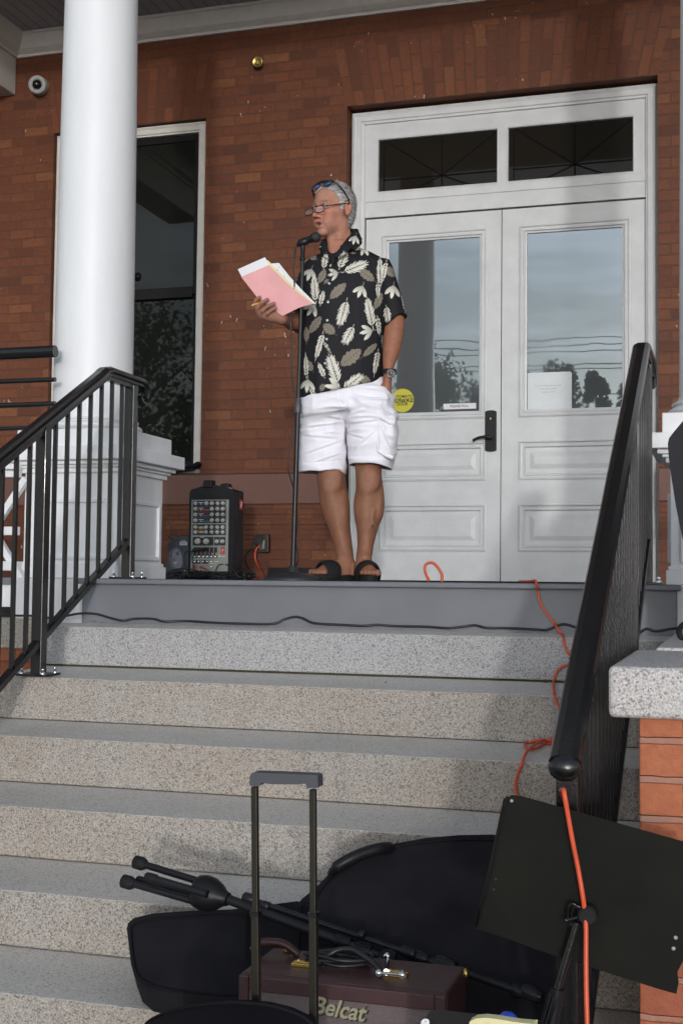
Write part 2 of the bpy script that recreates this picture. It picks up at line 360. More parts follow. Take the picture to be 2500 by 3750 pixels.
# ---- brick building
bd = thing('brick_building', 'red brick building front with white double doors and porch ceiling', 'building', (0.9, YW, 0))
def facegrid(mb, xs, zs, holes, y, mi=0):
    for i in range(len(xs)-1):
        for j in range(len(zs)-1):
            cx, cz = (xs[i]+xs[i+1])/2, (zs[j]+zs[j+1])/2
            if any(h[0] < cx < h[1] and h[2] < cz < h[3] for h in holes): continue
            mb.quad((xs[i], y, zs[j]), (xs[i+1], y, zs[j]), (xs[i+1], y, zs[j+1]), (xs[i], y, zs[j+1]), mi)
def rings(mb, x0, x1, z0, z1, y, prof, mi=0, fill=True):
    pr = None
    for (ins, yo) in prof:
        c = [(x0+ins, y+yo, z0+ins), (x1-ins, y+yo, z0+ins), (x1-ins, y+yo, z1-ins), (x0+ins, y+yo, z1-ins)]
        if pr:
            for k in range(4): mb.quad(pr[k], pr[(k+1) % 4], c[(k+1) % 4], c[k], mi)
        pr = c
    if fill: mb.quad(*pr, mi)
DO = (-.105, 1.904, 0, 3.158); WO = (-2.292, -1.118, .715, 3.178)
ZC = 3.90
m = MB()
facegrid(m, [-9, WO[0], WO[1], DO[0], DO[1], 7], [.50, .715, DO[3], WO[3], 4.2], [(WO[0], WO[1], WO[2], WO[3]), (DO[0], DO[1], 0, DO[3])], YW)
for (a, b, c_, d_) in (WO, DO):    # reveals
    m.quad((a, YW, c_), (a, YW+.3, c_), (a, YW+.3, d_), (a, YW, d_)); m.quad((b, YW, c_), (b, YW+.3, c_), (b, YW+.3, d_), (b, YW, d_))
    m.quad((a, YW, d_), (b, YW, d_), (b, YW+.3, d_), (a, YW+.3, d_))
for (a, b) in ((-9, DO[0]), (DO[1], 7)):   # battered brick base, three corbelled courses
    prof = [(.506, .006), (.506, -.034), (.440, -.034), (.440, -.024), (.372, -.024), (.372, -.014), (.304, -.014), (.304, -.006), (0, -.006)]
    for k in range(len(prof)-1):
        (za, ya), (zb, yb) = prof[k], prof[k+1]
        m.quad((a, YW+ya, za), (b, YW+ya, za), (b, YW+yb, zb), (a, YW+yb, zb))
    for k in range(0, len(prof)-1):
        (za, ya), (zb, yb) = prof[k], prof[k+1]
        for xx in (a, b): m.quad((xx, YW+ya, za), (xx, YW+.2, za), (xx, YW+.2, zb), (xx, YW+yb, zb))
# soldier-course arches over the door and the window come from the brick material
ARCH = ((.90, 1.005, 3.158, 3.60, .22), (-1.705, .587, 3.178, 3.56, .16))
m.build('brick_wall', brick_mat('red_brick', ARCH), bd)
m = MB()
for (a, b) in ((-9, DO[0]), (DO[1], 7)):
    m.hull8([(a, 3.438, .506), (b, 3.438, .506), (a, 3.52, .506), (b, 3.52, .506), (a, 3.438, .706), (b, 3.438, .706), (a, 3.52, .728), (b, 3.52, .728)])
m.build('sandstone_belt', M['sandstone'], bd, bevel=.006)
# ceiling, crown moulding, end beam, front beam
m = MB(); m.box(-9, 7, .101, YW+.3, ZC, ZC+.03); m.build('ceiling', M['ceiling'], bd)
m = MB(); m.box(-9, 7, -.02, .10, 3.895, 4.19); m.build('front_beam', M['white'], bd, bevel=.01)
m = MB(); m.box(-10, 8, -.25, YW+.6, 4.2, 4.3); m.build('roof', M['grey_metal'], bd)
def molding(mb, x0, x1):
    prof = [(YW-.002, 3.755), (YW-.022, 3.755), (YW-.024, 3.775), (YW-.040, 3.782), (YW-.065, 3.80), (YW-.095, 3.845), (YW-.115, 3.875), (YW-.125, 3.878), (YW-.127, 3.897)]
    for k in range(len(prof)-1):
        (ya, za), (yb, zb) = prof[k], prof[k+1]; mb.quad((x0, ya, za), (x1, ya, za), (x1, yb, zb), (x0, yb, zb), 0, False)
XB = -2.612
m = MB(); molding(m, XB, 7); molding(m, -9, XB-.36)
pr = [(.0, 3.755), (.022, 3.755), (.024, 3.775), (.065, 3.80), (.115, 3.875), (.127, 3.897)]
for k in range(len(pr)-1):
    (a, za), (b, zb) = pr[k], pr[k+1]; m.quad((XB+a, .3, za), (XB+a, YW-.02, za), (XB+b, YW-.02, zb), (XB+b, .3, zb))
m.build('crown_molding', M['trim'], bd)
m = MB(); m.box(XB-.34, XB, .30, YW-.002, 3.49, 3.895); m.build('end_beam', M['trim'], bd, bevel=.006)
# ---- window
m = MB()
ringw = [(0, 0), (0, -.02), (.010, -.024), (.020, -.016), (.052, -.016), (.056, -.006), (.066, -.006), (.066, .05)]
rings(m, WO[0]+.006, WO[1]-.005, WO[2]+.004, WO[3]-.008, YW+.055, ringw, fill=False)
wf = m.build('window', M['trim'], bd)
wx0, wx1, wz0, wz1 = WO[0]+.072, WO[1]-.071, WO[2]+.02, WO[3]-.074
zm = at(600, 1075, YW+.1).z
m = MB()
for (a, b, y) in ((zm-.02, wz1, YW+.085), (wz0, zm+.022, YW+.105)):
    m.box(wx0, wx0+.045, y, y+.03, a, b); m.box(wx1-.045, wx1, y, y+.03, a, b)
    m.box(wx0+.045, wx1-.045, y, y+.03, b-(.045 if b > 2 else .03), b); m.box(wx0+.045, wx1-.045, y-(.004 if a > 1 else 0), y+.03, a-(.02 if a > 1 else 0), a+(.055 if a > 1 else .085))
m.build('window_sash', mat('black_sash_paint', (.006, .006, .006), .5, spec=.2), wf, bevel=.003)
m = MB(); m.box(wx0+.04, wx1-.04, YW+.098, YW+.102, zm, wz1-.04); m.box(wx0+.04, wx1-.04, YW+.118, YW+.122, wz0+.08, zm)
m.build('window_pane', M['glass_dim'], wf)
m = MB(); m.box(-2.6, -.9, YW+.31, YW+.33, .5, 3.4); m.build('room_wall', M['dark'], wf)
# ---- door frame and transom
FX0, FX1, FZ = -.093, 1.899, 3.138
m = MB(); y = YD-.034
for (a, b, sgn) in ((FX0, FX0+.088, 1), (FX1, FX1-.074, -1)):
    steps_ = [(0, 0), (.018, -.010), (.030, -.004), (.060, -.004), (.066, .004), (.0875 if sgn > 0 else .0735, .006)]
    for k in range(len(steps_)-1):
        (ia, ya), (ib, yb) = steps_[k], steps_[k+1]
        m.quad((a+sgn*ia, y+ya, 0), (a+sgn*ib, y+yb, 0), (a+sgn*ib, y+yb, FZ-ib), (a+sgn*ia, y+ya, FZ-ia))
    m.quad((a, y, 0), (a, y+.2, 0), (a, y+.2, FZ), (a, y, FZ)); m.quad((b, y+.006, 0), (b, y+.06, 0), (b, y+.06, FZ-.08), (b, y+.006, FZ-.08))
steps_ = [(0, 0), (.018, -.010), (.030, -.004), (.060, -.004), (.066, .004), (.080, .006)]
for k in range(len(steps_)-1):
    (ia, ya), (ib, yb) = steps_[k], steps_[k+1]
    m.quad((FX0+ia, y+ya, FZ-ia), (FX1-ia, y+ya, FZ-ia), (FX1-ib, y+yb, FZ-ib), (FX0+ib, y+yb, FZ-ib))
m.quad((FX0, y, FZ), (FX1, y, FZ), (FX1, y+.2, FZ), (FX0, y+.2, FZ)); m.quad((FX0+.08, y+.006, FZ-.08), (FX1-.074, y+.006, FZ-.08), (FX1-.074, y+.06, FZ-.08), (FX0+.08, y+.06, FZ-.08))
df = m.build('door_frame', M['white_door'], bd)
pA, pB, pC, pD = at(1387, 513, YD), at(1819, 666, YD), at(1861, 474, YD), at(2316, 632, YD)
tz1, tz0 = (pA.z+pC.z)/2, (pB.z+pD.z)/2
ZT = 2.421; tx0, tx1 = FX0+.088, FX1-.074
m = MB()
xs = [tx0, pA.x-.012, pB.x+.012, pC.x-.012, pD.x+.012, tx1]; zs = [ZT+.006, tz0-.012, tz1+.012, FZ-.08]
hol = [(xs[1], xs[2], zs[1], zs[2]), (xs[3], xs[4], zs[1], zs[2])]
facegrid(m, xs, zs, hol, YD-.012)
m.box(tx0, tx1, YD-.02, YD-.0125, ZT+.108, ZT+.122)      # fine bead above the transom bar
for h in hol: rings(m, *h, YD-.012, [(0, 0), (0, -.004), (.006, -.005), (.012, 0), (.012, .03)], fill=False)
m.quad((tx0, YD-.012, ZT+.006), (tx1, YD-.012, ZT+.006), (tx1, YD+.03, ZT+.006), (tx0, YD+.03, ZT+.006))
tr = m.build('transom', M['white_door'], bd)
for h in hol:
    m = MB(); m.box(h[0], h[1], YD+.016, YD+.02, h[2], h[3]); g = m.build('transom_pane', M['glass_tran'], tr)
    m = MB(); cx, cz = (h[0]+h[1])/2+.03, h[2]+.095; yy = YD+.0155
    for (qx, qz) in ((h[0]+.05, h[3]-.01), (h[1]-.01, h[3]-.01), (h[1]-.16, h[2]+.005), (h[0]+.22, h[2]+.005), (cx, h[3]-.005), (cx, h[2]+.005), (h[0]+.04, cz), (h[1]-.005, cz)):
        m.beam((cx, yy, cz), (qx, yy, qz), .006, .004, (0, 1, 0)); m.beam((cx, yy+.001, cz), (qx, yy+.001, qz), .011, .002, (0, 1, 0))
    m.beam((h[0]+.045, yy, h[2]), (h[0]+.045, yy, h[3]-.02), .006, .004, (0, 1, 0))
    m.build('glazing_bar', mat('dark_lead', (.008, .007, .006), .8, spec=.05), tr)
# ---- door leaves
WL = .915
def zpx(u, v): return at(u, v, YD).z
P1 = (zpx(1700, 1761), zpx(1700, 1619)); P2 = (zpx(1700, 2020), zpx(1700, 1847))
GZ0, GZ1 = 1.1107, 2.2528
lg = (at(1423, 883, YD).x, at(1754, 1200, YD).x); rg = (at(1927, 1200, YD).x, at(2277, 1200, YD).x)
for side, (X0, X1, g) in enumerate(((.0, WL, lg), (WL, 2*WL, rg))):
    X0 += .003; X1 -= .003
    m = MB(); gx0, gx1 = g[0]-.05, g[1]+.05
    holes = [(gx0, gx1, GZ0-.05, GZ1+.05), (gx0, gx1, *P1), (gx0, gx1, *P2)]
    facegrid(m, [X0, gx0, gx1, X1], [.012, P2[0], P2[1], P1[0], P1[1], GZ0-.05, GZ1+.05, ZT-.004], holes, YD)
    rings(m, *holes[0], YD, [(0, 0), (.001, -.008), (.010, -.012), (.016, -.003), (.024, -.003), (.028, -.008), (.036, -.008), (.040, .004), (.05, .006), (.05, .03)], fill=False)
    for h in holes[1:]: rings(m, *h, YD, [(0, 0), (.001, -.008), (.010, -.012), (.016, -.002), (.026, .000), (.030, -.006), (.038, -.006), (.044, .012), (.072, .012), (.10, .002)])
    for (a, b) in ((X0, X0), (X1, X1)): m.quad((a, YD, .012), (a, YD+.045, .012), (a, YD+.045, ZT-.004), (a, YD, ZT-.004))
    m.quad((X0, YD, ZT-.004), (X1, YD, ZT-.004), (X1, YD+.045, ZT-.004), (X0, YD+.045, ZT-.004)); m.quad((X0, YD, .012), (X1, YD, .012), (X1, YD+.045, .012), (X0, YD+.045, .012))
    dr = m.build('door', M['white_door'], bd)
    m = MB(); m.box(g[0]-.005, g[1]+.005, YD+.018, YD+.024, GZ0-.005, GZ1+.005); m.build('door_pane', M['glass'], dr)
    if side == 0:
        c = at(1472, 1466, YD+.01); rr_ = .0445/FPX*1000*0+43.5/FPX*(at(1472, 1466, YD)-CAMP).dot(CF)
        yy = YD+.0172
        m = MB(); m.lathe((c.x, yy, c.z), [(rr_, -.0004), (rr_, .0003)], 48, (0, -1, 0)); s = m.build('caution_sticker', mat('yellow_sticker', (.55, .50, .03), .45, var=.03), dr)
        m = MB(); hh = rr_*.17; xw = math.sqrt(rr_**2-hh**2); m.box(c.x-xw, c.x+xw, yy-.0012, yy-.0006, c.z-hh, c.z+hh); m.build('sticker_band', M['ink'], dr)
        U, Rr = (0, 0, 1), (1, 0, 0)
        text_obj('sticker_text', 'AUTOMATIC', (c.x, yy-.0008, c.z+rr_*.33), Rr, U, rr_*.32, M['ink'], dr, .0002, .02, sx=1.0)
        text_obj('sticker_text', 'CAUTION', (c.x, yy-.0016, c.z), Rr, U, rr_*.42, bpy.data.materials['yellow_sticker'], dr, .0002, .02, sx=1.02)
        text_obj('sticker_text', 'DOOR', (c.x, yy-.0008, c.z-rr_*.33), Rr, U, rr_*.32, M['ink'], dr, .0002, .02)
        a, b = at(1623, 1479, YD+.017), at(1742, 1496, YD+.017)
        m = MB(); m.box(a.x, b.x, yy-.0004, yy+.0003, b.z, a.z); m.build('pull_sign', M['paper'], dr)
        text_obj('pull_sign_text', 'PLEASE PULL.', ((a.x+b.x)/2, yy-.0008, (a.z+b.z)/2), Rr, U, .021, M['ink'], dr, .0002, .015, sx=.98, space=1.08)
        # lock plate and lever
        a, b = at(1775, 1503, YD-.01), at(1816, 1654, YD-.01); cx = (a.x+b.x)/2; hw = (b.x-a.x)/2
        pts = [(cx-hw, b.z+.01)]+[(cx+hw*math.cos(t), b.z+.012-.012*math.sin(t)) for t in [math.pi*(1-k/8) for k in range(1, 8)]]+[(cx+hw, b.z+.01), (cx+hw, a.z-.01)]+[(cx+hw*math.cos(t), a.z-.012+.012*math.sin(t)) for t in [math.pi*k/8 for k in range(1, 8)]]+[(cx-hw, a.z-.01)]
        m = MB(); m.prism([(x, YD-.012, z) for x, z in pts], (0, .012, 0)); m.build('lock_plate', M['plastic'], dr, bevel=.002)
        lc = at(1797, 1603, YD-.02)
        m = MB(); m.lathe((lc.x, YD-.012, lc.z), [(.013, 0), (.013, .035), (.010, .045)], 16, (0, -1, 0))
        m.tube(smooth_path([(lc.x, YD-.055, lc.z), (lc.x-.03, YD-.06, lc.z+.003), (lc.x-.075, YD-.06, lc.z-.004), (at(1730, 1613, YD-.06).x, YD-.058, at(1730, 1613, YD-.06).z)]), [.010]*9+[.0095]*8+[.009]*7+[.008], 10)
        m.build('door_handle', M['plastic'], dr)
        kc = at(1795, 1534, YD-.014); m = MB(); m.lathe((kc.x, YD-.012, kc.z), [(.0105, 0), (.0105, .004)], 20, (0, -1, 0)); m.build('lock_ring', M['iron'], dr)
        m = MB(); m.sph((kc.x, YD-.016, kc.z+.002), (.0045, .003, .0085), 12); m.build('keyhole', M['brass'], dr)
    else:
        a, b = at(1931, 1366, YD+.017), at(2092, 1496, YD+.017); r = .01
        yy = YD+.0172
        m = MB(); m.prism([(a.x, yy, b.z), (b.x, yy, b.z), (b.x, yy, a.z-r), (b.x-r, yy, a.z), (a.x, yy, a.z)], (0, -.0006, 0)); m.build('notice_sheet', mat('notice_sheet_plastic', (.62, .65, .66), .35, var=.06, vscale=8), dr)
        for k, (tx, sz) in enumerate((('The County Registry closed at noon', .0115), ('Today, please call again', .0115), ('It will open at 12:30.', .0115))):
            text_obj('notice_text', tx, ((a.x+b.x)/2-.01, yy-.001, a.z-.085-k*.021), (1, 0, 0), (0, 0, 1), sz, mat('grey_ink%d' % k, (.30, .31, .31), .6), dr, .0001)
for (u0, v0, v1) in ((2367, 802, 865), (2370, 1171, 1239), (2372, 1560, 1640)):
    a, b = at(u0, v0, YD-.01), at(u0, v1, YD-.01)
    m = MB(); m.lathe((1.833, YD-.008, b.z), [(.007, 0), (.007, a.z-b.z)], 10); m.build('hinge', mat('dark_hinge', (.07, .06, .05), .45, .6), df)
m = MB(); m.box(-.1, 1.9, YD-.05, YD+.05, 0.0, .011); m.build('threshold', M['dark'], df)
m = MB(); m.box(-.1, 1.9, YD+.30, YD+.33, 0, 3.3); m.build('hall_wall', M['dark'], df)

# ---- porch columns on pedestals
YP = .385
pl, pr_ = at(92, 1800, YP).x, at(432, 1800, YP).x
PHW = (pr_-pl)/2; PCX = (pl+pr_)/2
capt = at(380, 1631, YP-.05).z; capb = at(380, 1682, YP-.05).z; corn = at(380, 1718, YP-.02).z
bas0 = at(400, 1518, YP+.02).z; bas1 = at(400, 1568, YP+.02).z
def column(xc, label, mirror=1):
    t = thing('porch_column', label, 'column', (xc, YP+PHW, 0), 'white porch columns on panelled pedestals')
    yc = YP+PHW+.0; H = 3.86
    m = MB(); prof = []; sx = xc; k_ = .945; sh_ = sx-.022
    for k in range(25):
        q = k/24; z = bas0+.03+q*(H-bas0-.03); r = k_*(.186-.006*q-.024*q*q)
        prof.append((r, z))
    m.lathe((sh_, yc, 0), [(k_*.194, bas0), (k_*.194, bas0+.012), (k_*.187, bas0+.03)]+prof[1:], 72); m.build('shaft', M['white'], t)
    m = MB(); tor = [(.19, bas1-.005)]+[(k_*.203+.030*math.sin(math.pi*k/10), bas1+(bas0-bas1)*.75*k/10) for k in range(11)]+[(.200, bas0-.012), (.205, bas0-.010), (.205, bas0), (.19, bas0)]
    m.lathe((sh_, yc, 0), tor, 64)
    hp_ = PHW+.028; m.box(sx-hp_, sx+hp_, yc-hp_, yc+hp_, capt, bas1-.004)
    m.build('column_base', M['white'], t, bevel=.004)
    h = PHW
    m = MB(); m.box(sx-h, sx+h, yc-h, yc+h, .0+.001, corn)
    # recessed panels shown by applied frames
    for (nx, ny) in ((0, -1), (1, 0), (-1, 0)):
        for (a0, a1, z0, z1) in ((-h+.055, h-.055, .10, corn-.14),):
            w_ = .018
            for (p, q, r, s) in ((a0, a1, z1, z1+w_), (a0, a1, z0-w_, z0), (a0-w_, a0, z0-w_, z1+w_), (a1, a1+w_, z0-w_, z1+w_)):
                if ny: m.box(sx+p, sx+q, yc-h-.012, yc-h+.002, r, s)
                else: xx = sx+nx*h; m.box(min(xx-nx*.002, xx+nx*.012), max(xx-nx*.002, xx+nx*.012), yc+p, yc+q, r, s)
    m.box(sx-h-.016, sx+h+.016, yc-h-.016, yc+h+.016, .0005, .055); m.box(sx-h-.008, sx+h+.008, yc-h-.008, yc+h+.008, .055, .070)
    m.build('pedestal', M['white'], t, bevel=.003)
    m = MB(); m.box(sx-h-.075, sx+h+.075, yc-h-.075, yc+h+.075, capb, capt-.0005)
    m.box(sx-h-.045, sx+h+.045, yc-h-.045, yc+h+.045, capb-.018, capb-.0005); m.box(sx-h-.028, sx+h+.028, yc-h-.028, yc+h+.028, capb-.030, capb-.018)
    m.box(sx-h-.016, sx+h+.016, yc-h-.016, yc+h+.016, corn-.012, capb-.030)
    m.build('pedestal_cap', M['white'], t, bevel=.004)
    return t
column(PCX, 'round white column on panelled pedestal left of the stairs')
column(at(2452, 1800, YP).x+PHW, 'round white column at the right edge of the porch')
# white base block below the deck beside the stairs
for (xa, xb, nm) in ((at(40, 2200, .05).x, x0+.017, 'white painted base block under the left pedestal'), (x1-.017, 2.75, 'white painted base block under the right pedestal')):
    t = MB(); t.box(xa, xb, .045, .35, Z1+DR-.03, -.001); t.box(xa-.0, xb, .035, .045, Z1+DR-.03, Z1+DR+.0); tag(t.build('base_block', M['white'], None, bevel=.004), nm, 'base block')

# ---- foundation walls left of the stairs
fd = thing('foundation_wall', 'low brick foundation with granite top course left of the steps', 'wall', (-2, .2, GZ))
gz1, gz0 = at(50, 2264, .02).z, at(50, 2375, .02).z
m = MB(); m.box(-9, XL-.002, .015, .4, gz0, gz1); m.build('granite_course', M['granite_riser'], fd, bevel=.006)
m = MB(); m.box(-9, XL-.004, .03, .4, GZ-.1, gz0-.001); m.build('brick_face', brick_mat('foundation_brick', c1=(.34, .10, .04), c2=(.26, .075, .03), specks=False), fd)
m = MB(); m.box(-9, at(40, 2200, .14).x, .14, .2, at(20, 2222, .14).z, -.03); m.build('white_skirt_board', M['white'], fd)
m = MB(); m.box(-9, -.3, .16, .2, gz1, at(20, 2222, .14).z); m.build('dark_slot_shade', M['dark'], fd)  # near-black strip stands in for the shade inside the open slot

# ---- right cheek wall and end pier
pw = thing('cheek_wall', 'brick wall with pale granite coping right of the steps', 'wall', (2.4, -1, GZ))
def slab(x0, x1, y0, y1, z0, z1, name, mt, bev):
    m = MB(); m.box(x0, x1, y0, y1, z0, z1); return m.build(name, mt, pw, bevel=bev, seg=3)
slab(2.107, 2.75, -1.90, -1.20, -.268, -.165, 'pier_cap', M['granite_cap'], .012)
slab(2.158, 2.75, -1.198, .03, -.255, -.158, 'wall_coping', M['granite_cap'], .008)
bk = brick_mat('pier_brick', c1=(.54, .185, .072), c2=(.45, .125, .058), mortar=(.34, .20, .155), course=.0785, blen=.21, mort=.008, specks=True, dist=.004, pale=.25, xoff=.128)
slab(2.165, 2.75, -1.86, -1.22, GZ, -.2685, 'brick_pier', bk, .004)
slab(2.19, 2.75, -1.2195, .03, GZ, -.2555, 'brick_wall', bk, .004)

# ---- black iron stair railings
def sweep_profile(mb, path, prof, X, mi=0, caps=True):
    """path [(y,z)], prof [(dx,dn)] swept in the X=const plane"""
    n = len(prof); vs = []
    for i, (y, z) in enumerate(path):
        a = path[max(i-1, 0)]; b = path[min(i+1, len(path)-1)]; t = Vector((b[0]-a[0], b[1]-a[1])).normalized()
        k = 1.0
        if 0 < i < len(path)-1:
            t0 = Vector((y-a[0], z-a[1])).normalized(); k = 1/max(.5, t0.dot(t))
        nn = (-t[1], t[0])
        if nn[1] < 0 and i < 3: nn = (t[1], -t[0])
        if i and (nn[0]*last[0]+nn[1]*last[1]) < 0: nn = (-nn[0], -nn[1])
        last = nn
        for (dx, dn) in prof: vs.append((X+dx, y+nn[0]*dn*k, z+nn[1]*dn*k))
    m_ = len(path)
    mb.add(vs, [(i*n+k, i*n+(k+1) % n, (i+1)*n+(k+1) % n, (i+1)*n+k) for i in range(m_-1) for k in range(n)], mi, False)
    if caps: mb.add(vs[:n], [tuple(range(n))], mi); mb.add(vs[-n:], [tuple(range(n))], mi)
CAPP = [(-.018, -.016), (.018, -.016), (.020, -.004), (.029, .000), (.031, .008), (.026, .017), (.013, .023), (-.013, .023), (-.026, .017), (-.031, .008), (-.029, .000), (-.020, -.004)]
SLOPE = R_/T_
def railing(X, yk, zk, yend, label, ypost, endpost=True):
    t = thing('stair_railing', label, 'railing', (X, yend, GZ), 'black iron railings flanking the steps')
    ytop = .32
    zr = lambda y: zk-SLOPE*(yk-y) if y < yk else zk
    # cap rail with a curled end over the floor
    path = [(yend, zr(yend)), (yend+.6, zr(yend+.6)), (yk-.05, zr(yk-.05)), (yk-.015, zr(yk-.015)+.003), (yk+.02, zk+.002), (.375, zk-.0)]
    cur = [(.375+.040*math.sin(a), zk-.040+.040*math.cos(a)) for a in [math.radians(d) for d in (30, 60, 90, 120, 150, 180, 210, 240)]]
    m = MB(); sweep_profile(m, path+cur, CAPP, X)
    m.sph((X, yend-.004, zr(yend)-.004), (.032, .022, .026), 18)
    m.build('handrail', M['iron'], t, bevel=.0015)
    m = MB(); m.sph((X, .363, zk-.052), (.026, .02, .02), 14); m.build('scroll_end', M['iron'], t)
    zb = lambda y: zr(y)-.715 if y < yk else zr(yk)-.715
    # sloping bottom channel
    m = MB(); ZB = lambda y: .165-SLOPE*(.30-y); m.beam((X, yend+.01, ZB(yend)), (X, .29, ZB(.29)), .030, .024); m.build('bottom_rail', M['iron'], t, bevel=.002)
    zbr = ZB
    m = MB(); m.beam((X, yend+.01, zr(yend)-.026), (X, yk, zr(yk)-.026), .026, .012); m.box(X-.013, X+.013, yk, .33, zk-.032, zk-.018); m.build('top_channel', M['iron'], t)
    for k, yp in enumerate(ypost):
        zf = 0 if yp > 0 else Z1-R_*max(0, math.ceil((YN-yp)/T_))+.004+SLOPE*0
        if yp < YN-7*T_: zf = GZ+.01
        m = MB(); m.box(X-.021, X+.021, yp-.021, yp+.021, zf, zr(yp)-.020); p = m.build('post', M['iron'], t, bevel=.002)
        m = MB(); m.box(X-.058, X+.058, yp-.058, yp+.058, zf, zf+.009); m.build('base_plate', M['iron'], p, bevel=.002)
        for (a, b) in ((-1, -1), (1, -1), (-1, 1), (1, 1)):
            m = MB(); m.lathe((X+a*.043, yp+b*.043, zf+.009), [(.009, 0), (.009, .008), (.005, .008), (.005, .018)], 6); m.build('bolt', M['chrome'], p)
    y = .30-.085; k = 0
    while y > yend+.05:
        if all(abs(y-q) > .03 for q in ypost):
            m = MB(); m.box(X-.0068, X+.0068, y-.0068, y+.0068, zbr(y), zr(y)-.028); m.build('baluster', M['iron'], t)
        y -= .0885
    return t
kl = atX(388, 1352, -.055); kr = atX(2345, 1276, 2.022)
railing(-.055, kl.y, kl.z-.012, -2.35, 'black iron stair railing on the left below the white column', [.30, -.40, -1.35, -2.28])
railing(2.040, kl.y, kl.z-.006, -2.05, 'black iron stair railing on the right beside the granite coping', [.30, -.42, -2.0])
print('KNEE', kl, kr)

# ---- porch guard left of the column
t = thing('porch_guard_rail', 'black horizontal pipe rails fixed to the left porch column', 'railing', (-1.5, .36, 0))
for v, r in ((1289, .026), (1392, .010), (1480, .011), (1566, .009)):
    z = at(150, v, .36).z; m = MB(); m.tube([(-6, .36, z), (at(204, v, .36).x, .36, z)], r, 14); m.build('rail', M['iron'], t)
t = thing('porch_balustrade', 'white balustrade with crossed braces left of the pedestal', 'balustrade', (-1.5, .36, 0))
xe = PCX-PHW
def zl(v, y=.34): return at(40, v, y).z
m = MB(); m.box(-6, xe, .27, .41, zl(1700), zl(1663)); m.box(-6, xe, .29, .39, zl(1722), zl(1701)); m.box(-6, xe, .32, .36, zl(1749), zl(1723)); m.build('top_rail', M['white'], t, bevel=.004)
m = MB(); m.box(-6, xe, .325, .355, zl(1960), zl(1929)); m.build('middle_rail', M['white'], t, bevel=.002)
m = MB(); m.box(-6, xe, .30, .38, -.0+.03, .07); m.build('bottom_rail', M['white'], t, bevel=.003)
zc = (zl(1960)+zl(1929))/2; hv = zl(1749)-zc; xc = xe-.125
while xc > -3:
    m = MB()
    for s in (-1, 1): m.beam((xc-s*.16, .34-.004*s, zc-hv*.98), (xc+s*.16, .34-.004*s, zc+hv*.98), .028, .026, (0, 1, 0))
    m.build('cross_brace', M['white'], t); xc -= .34
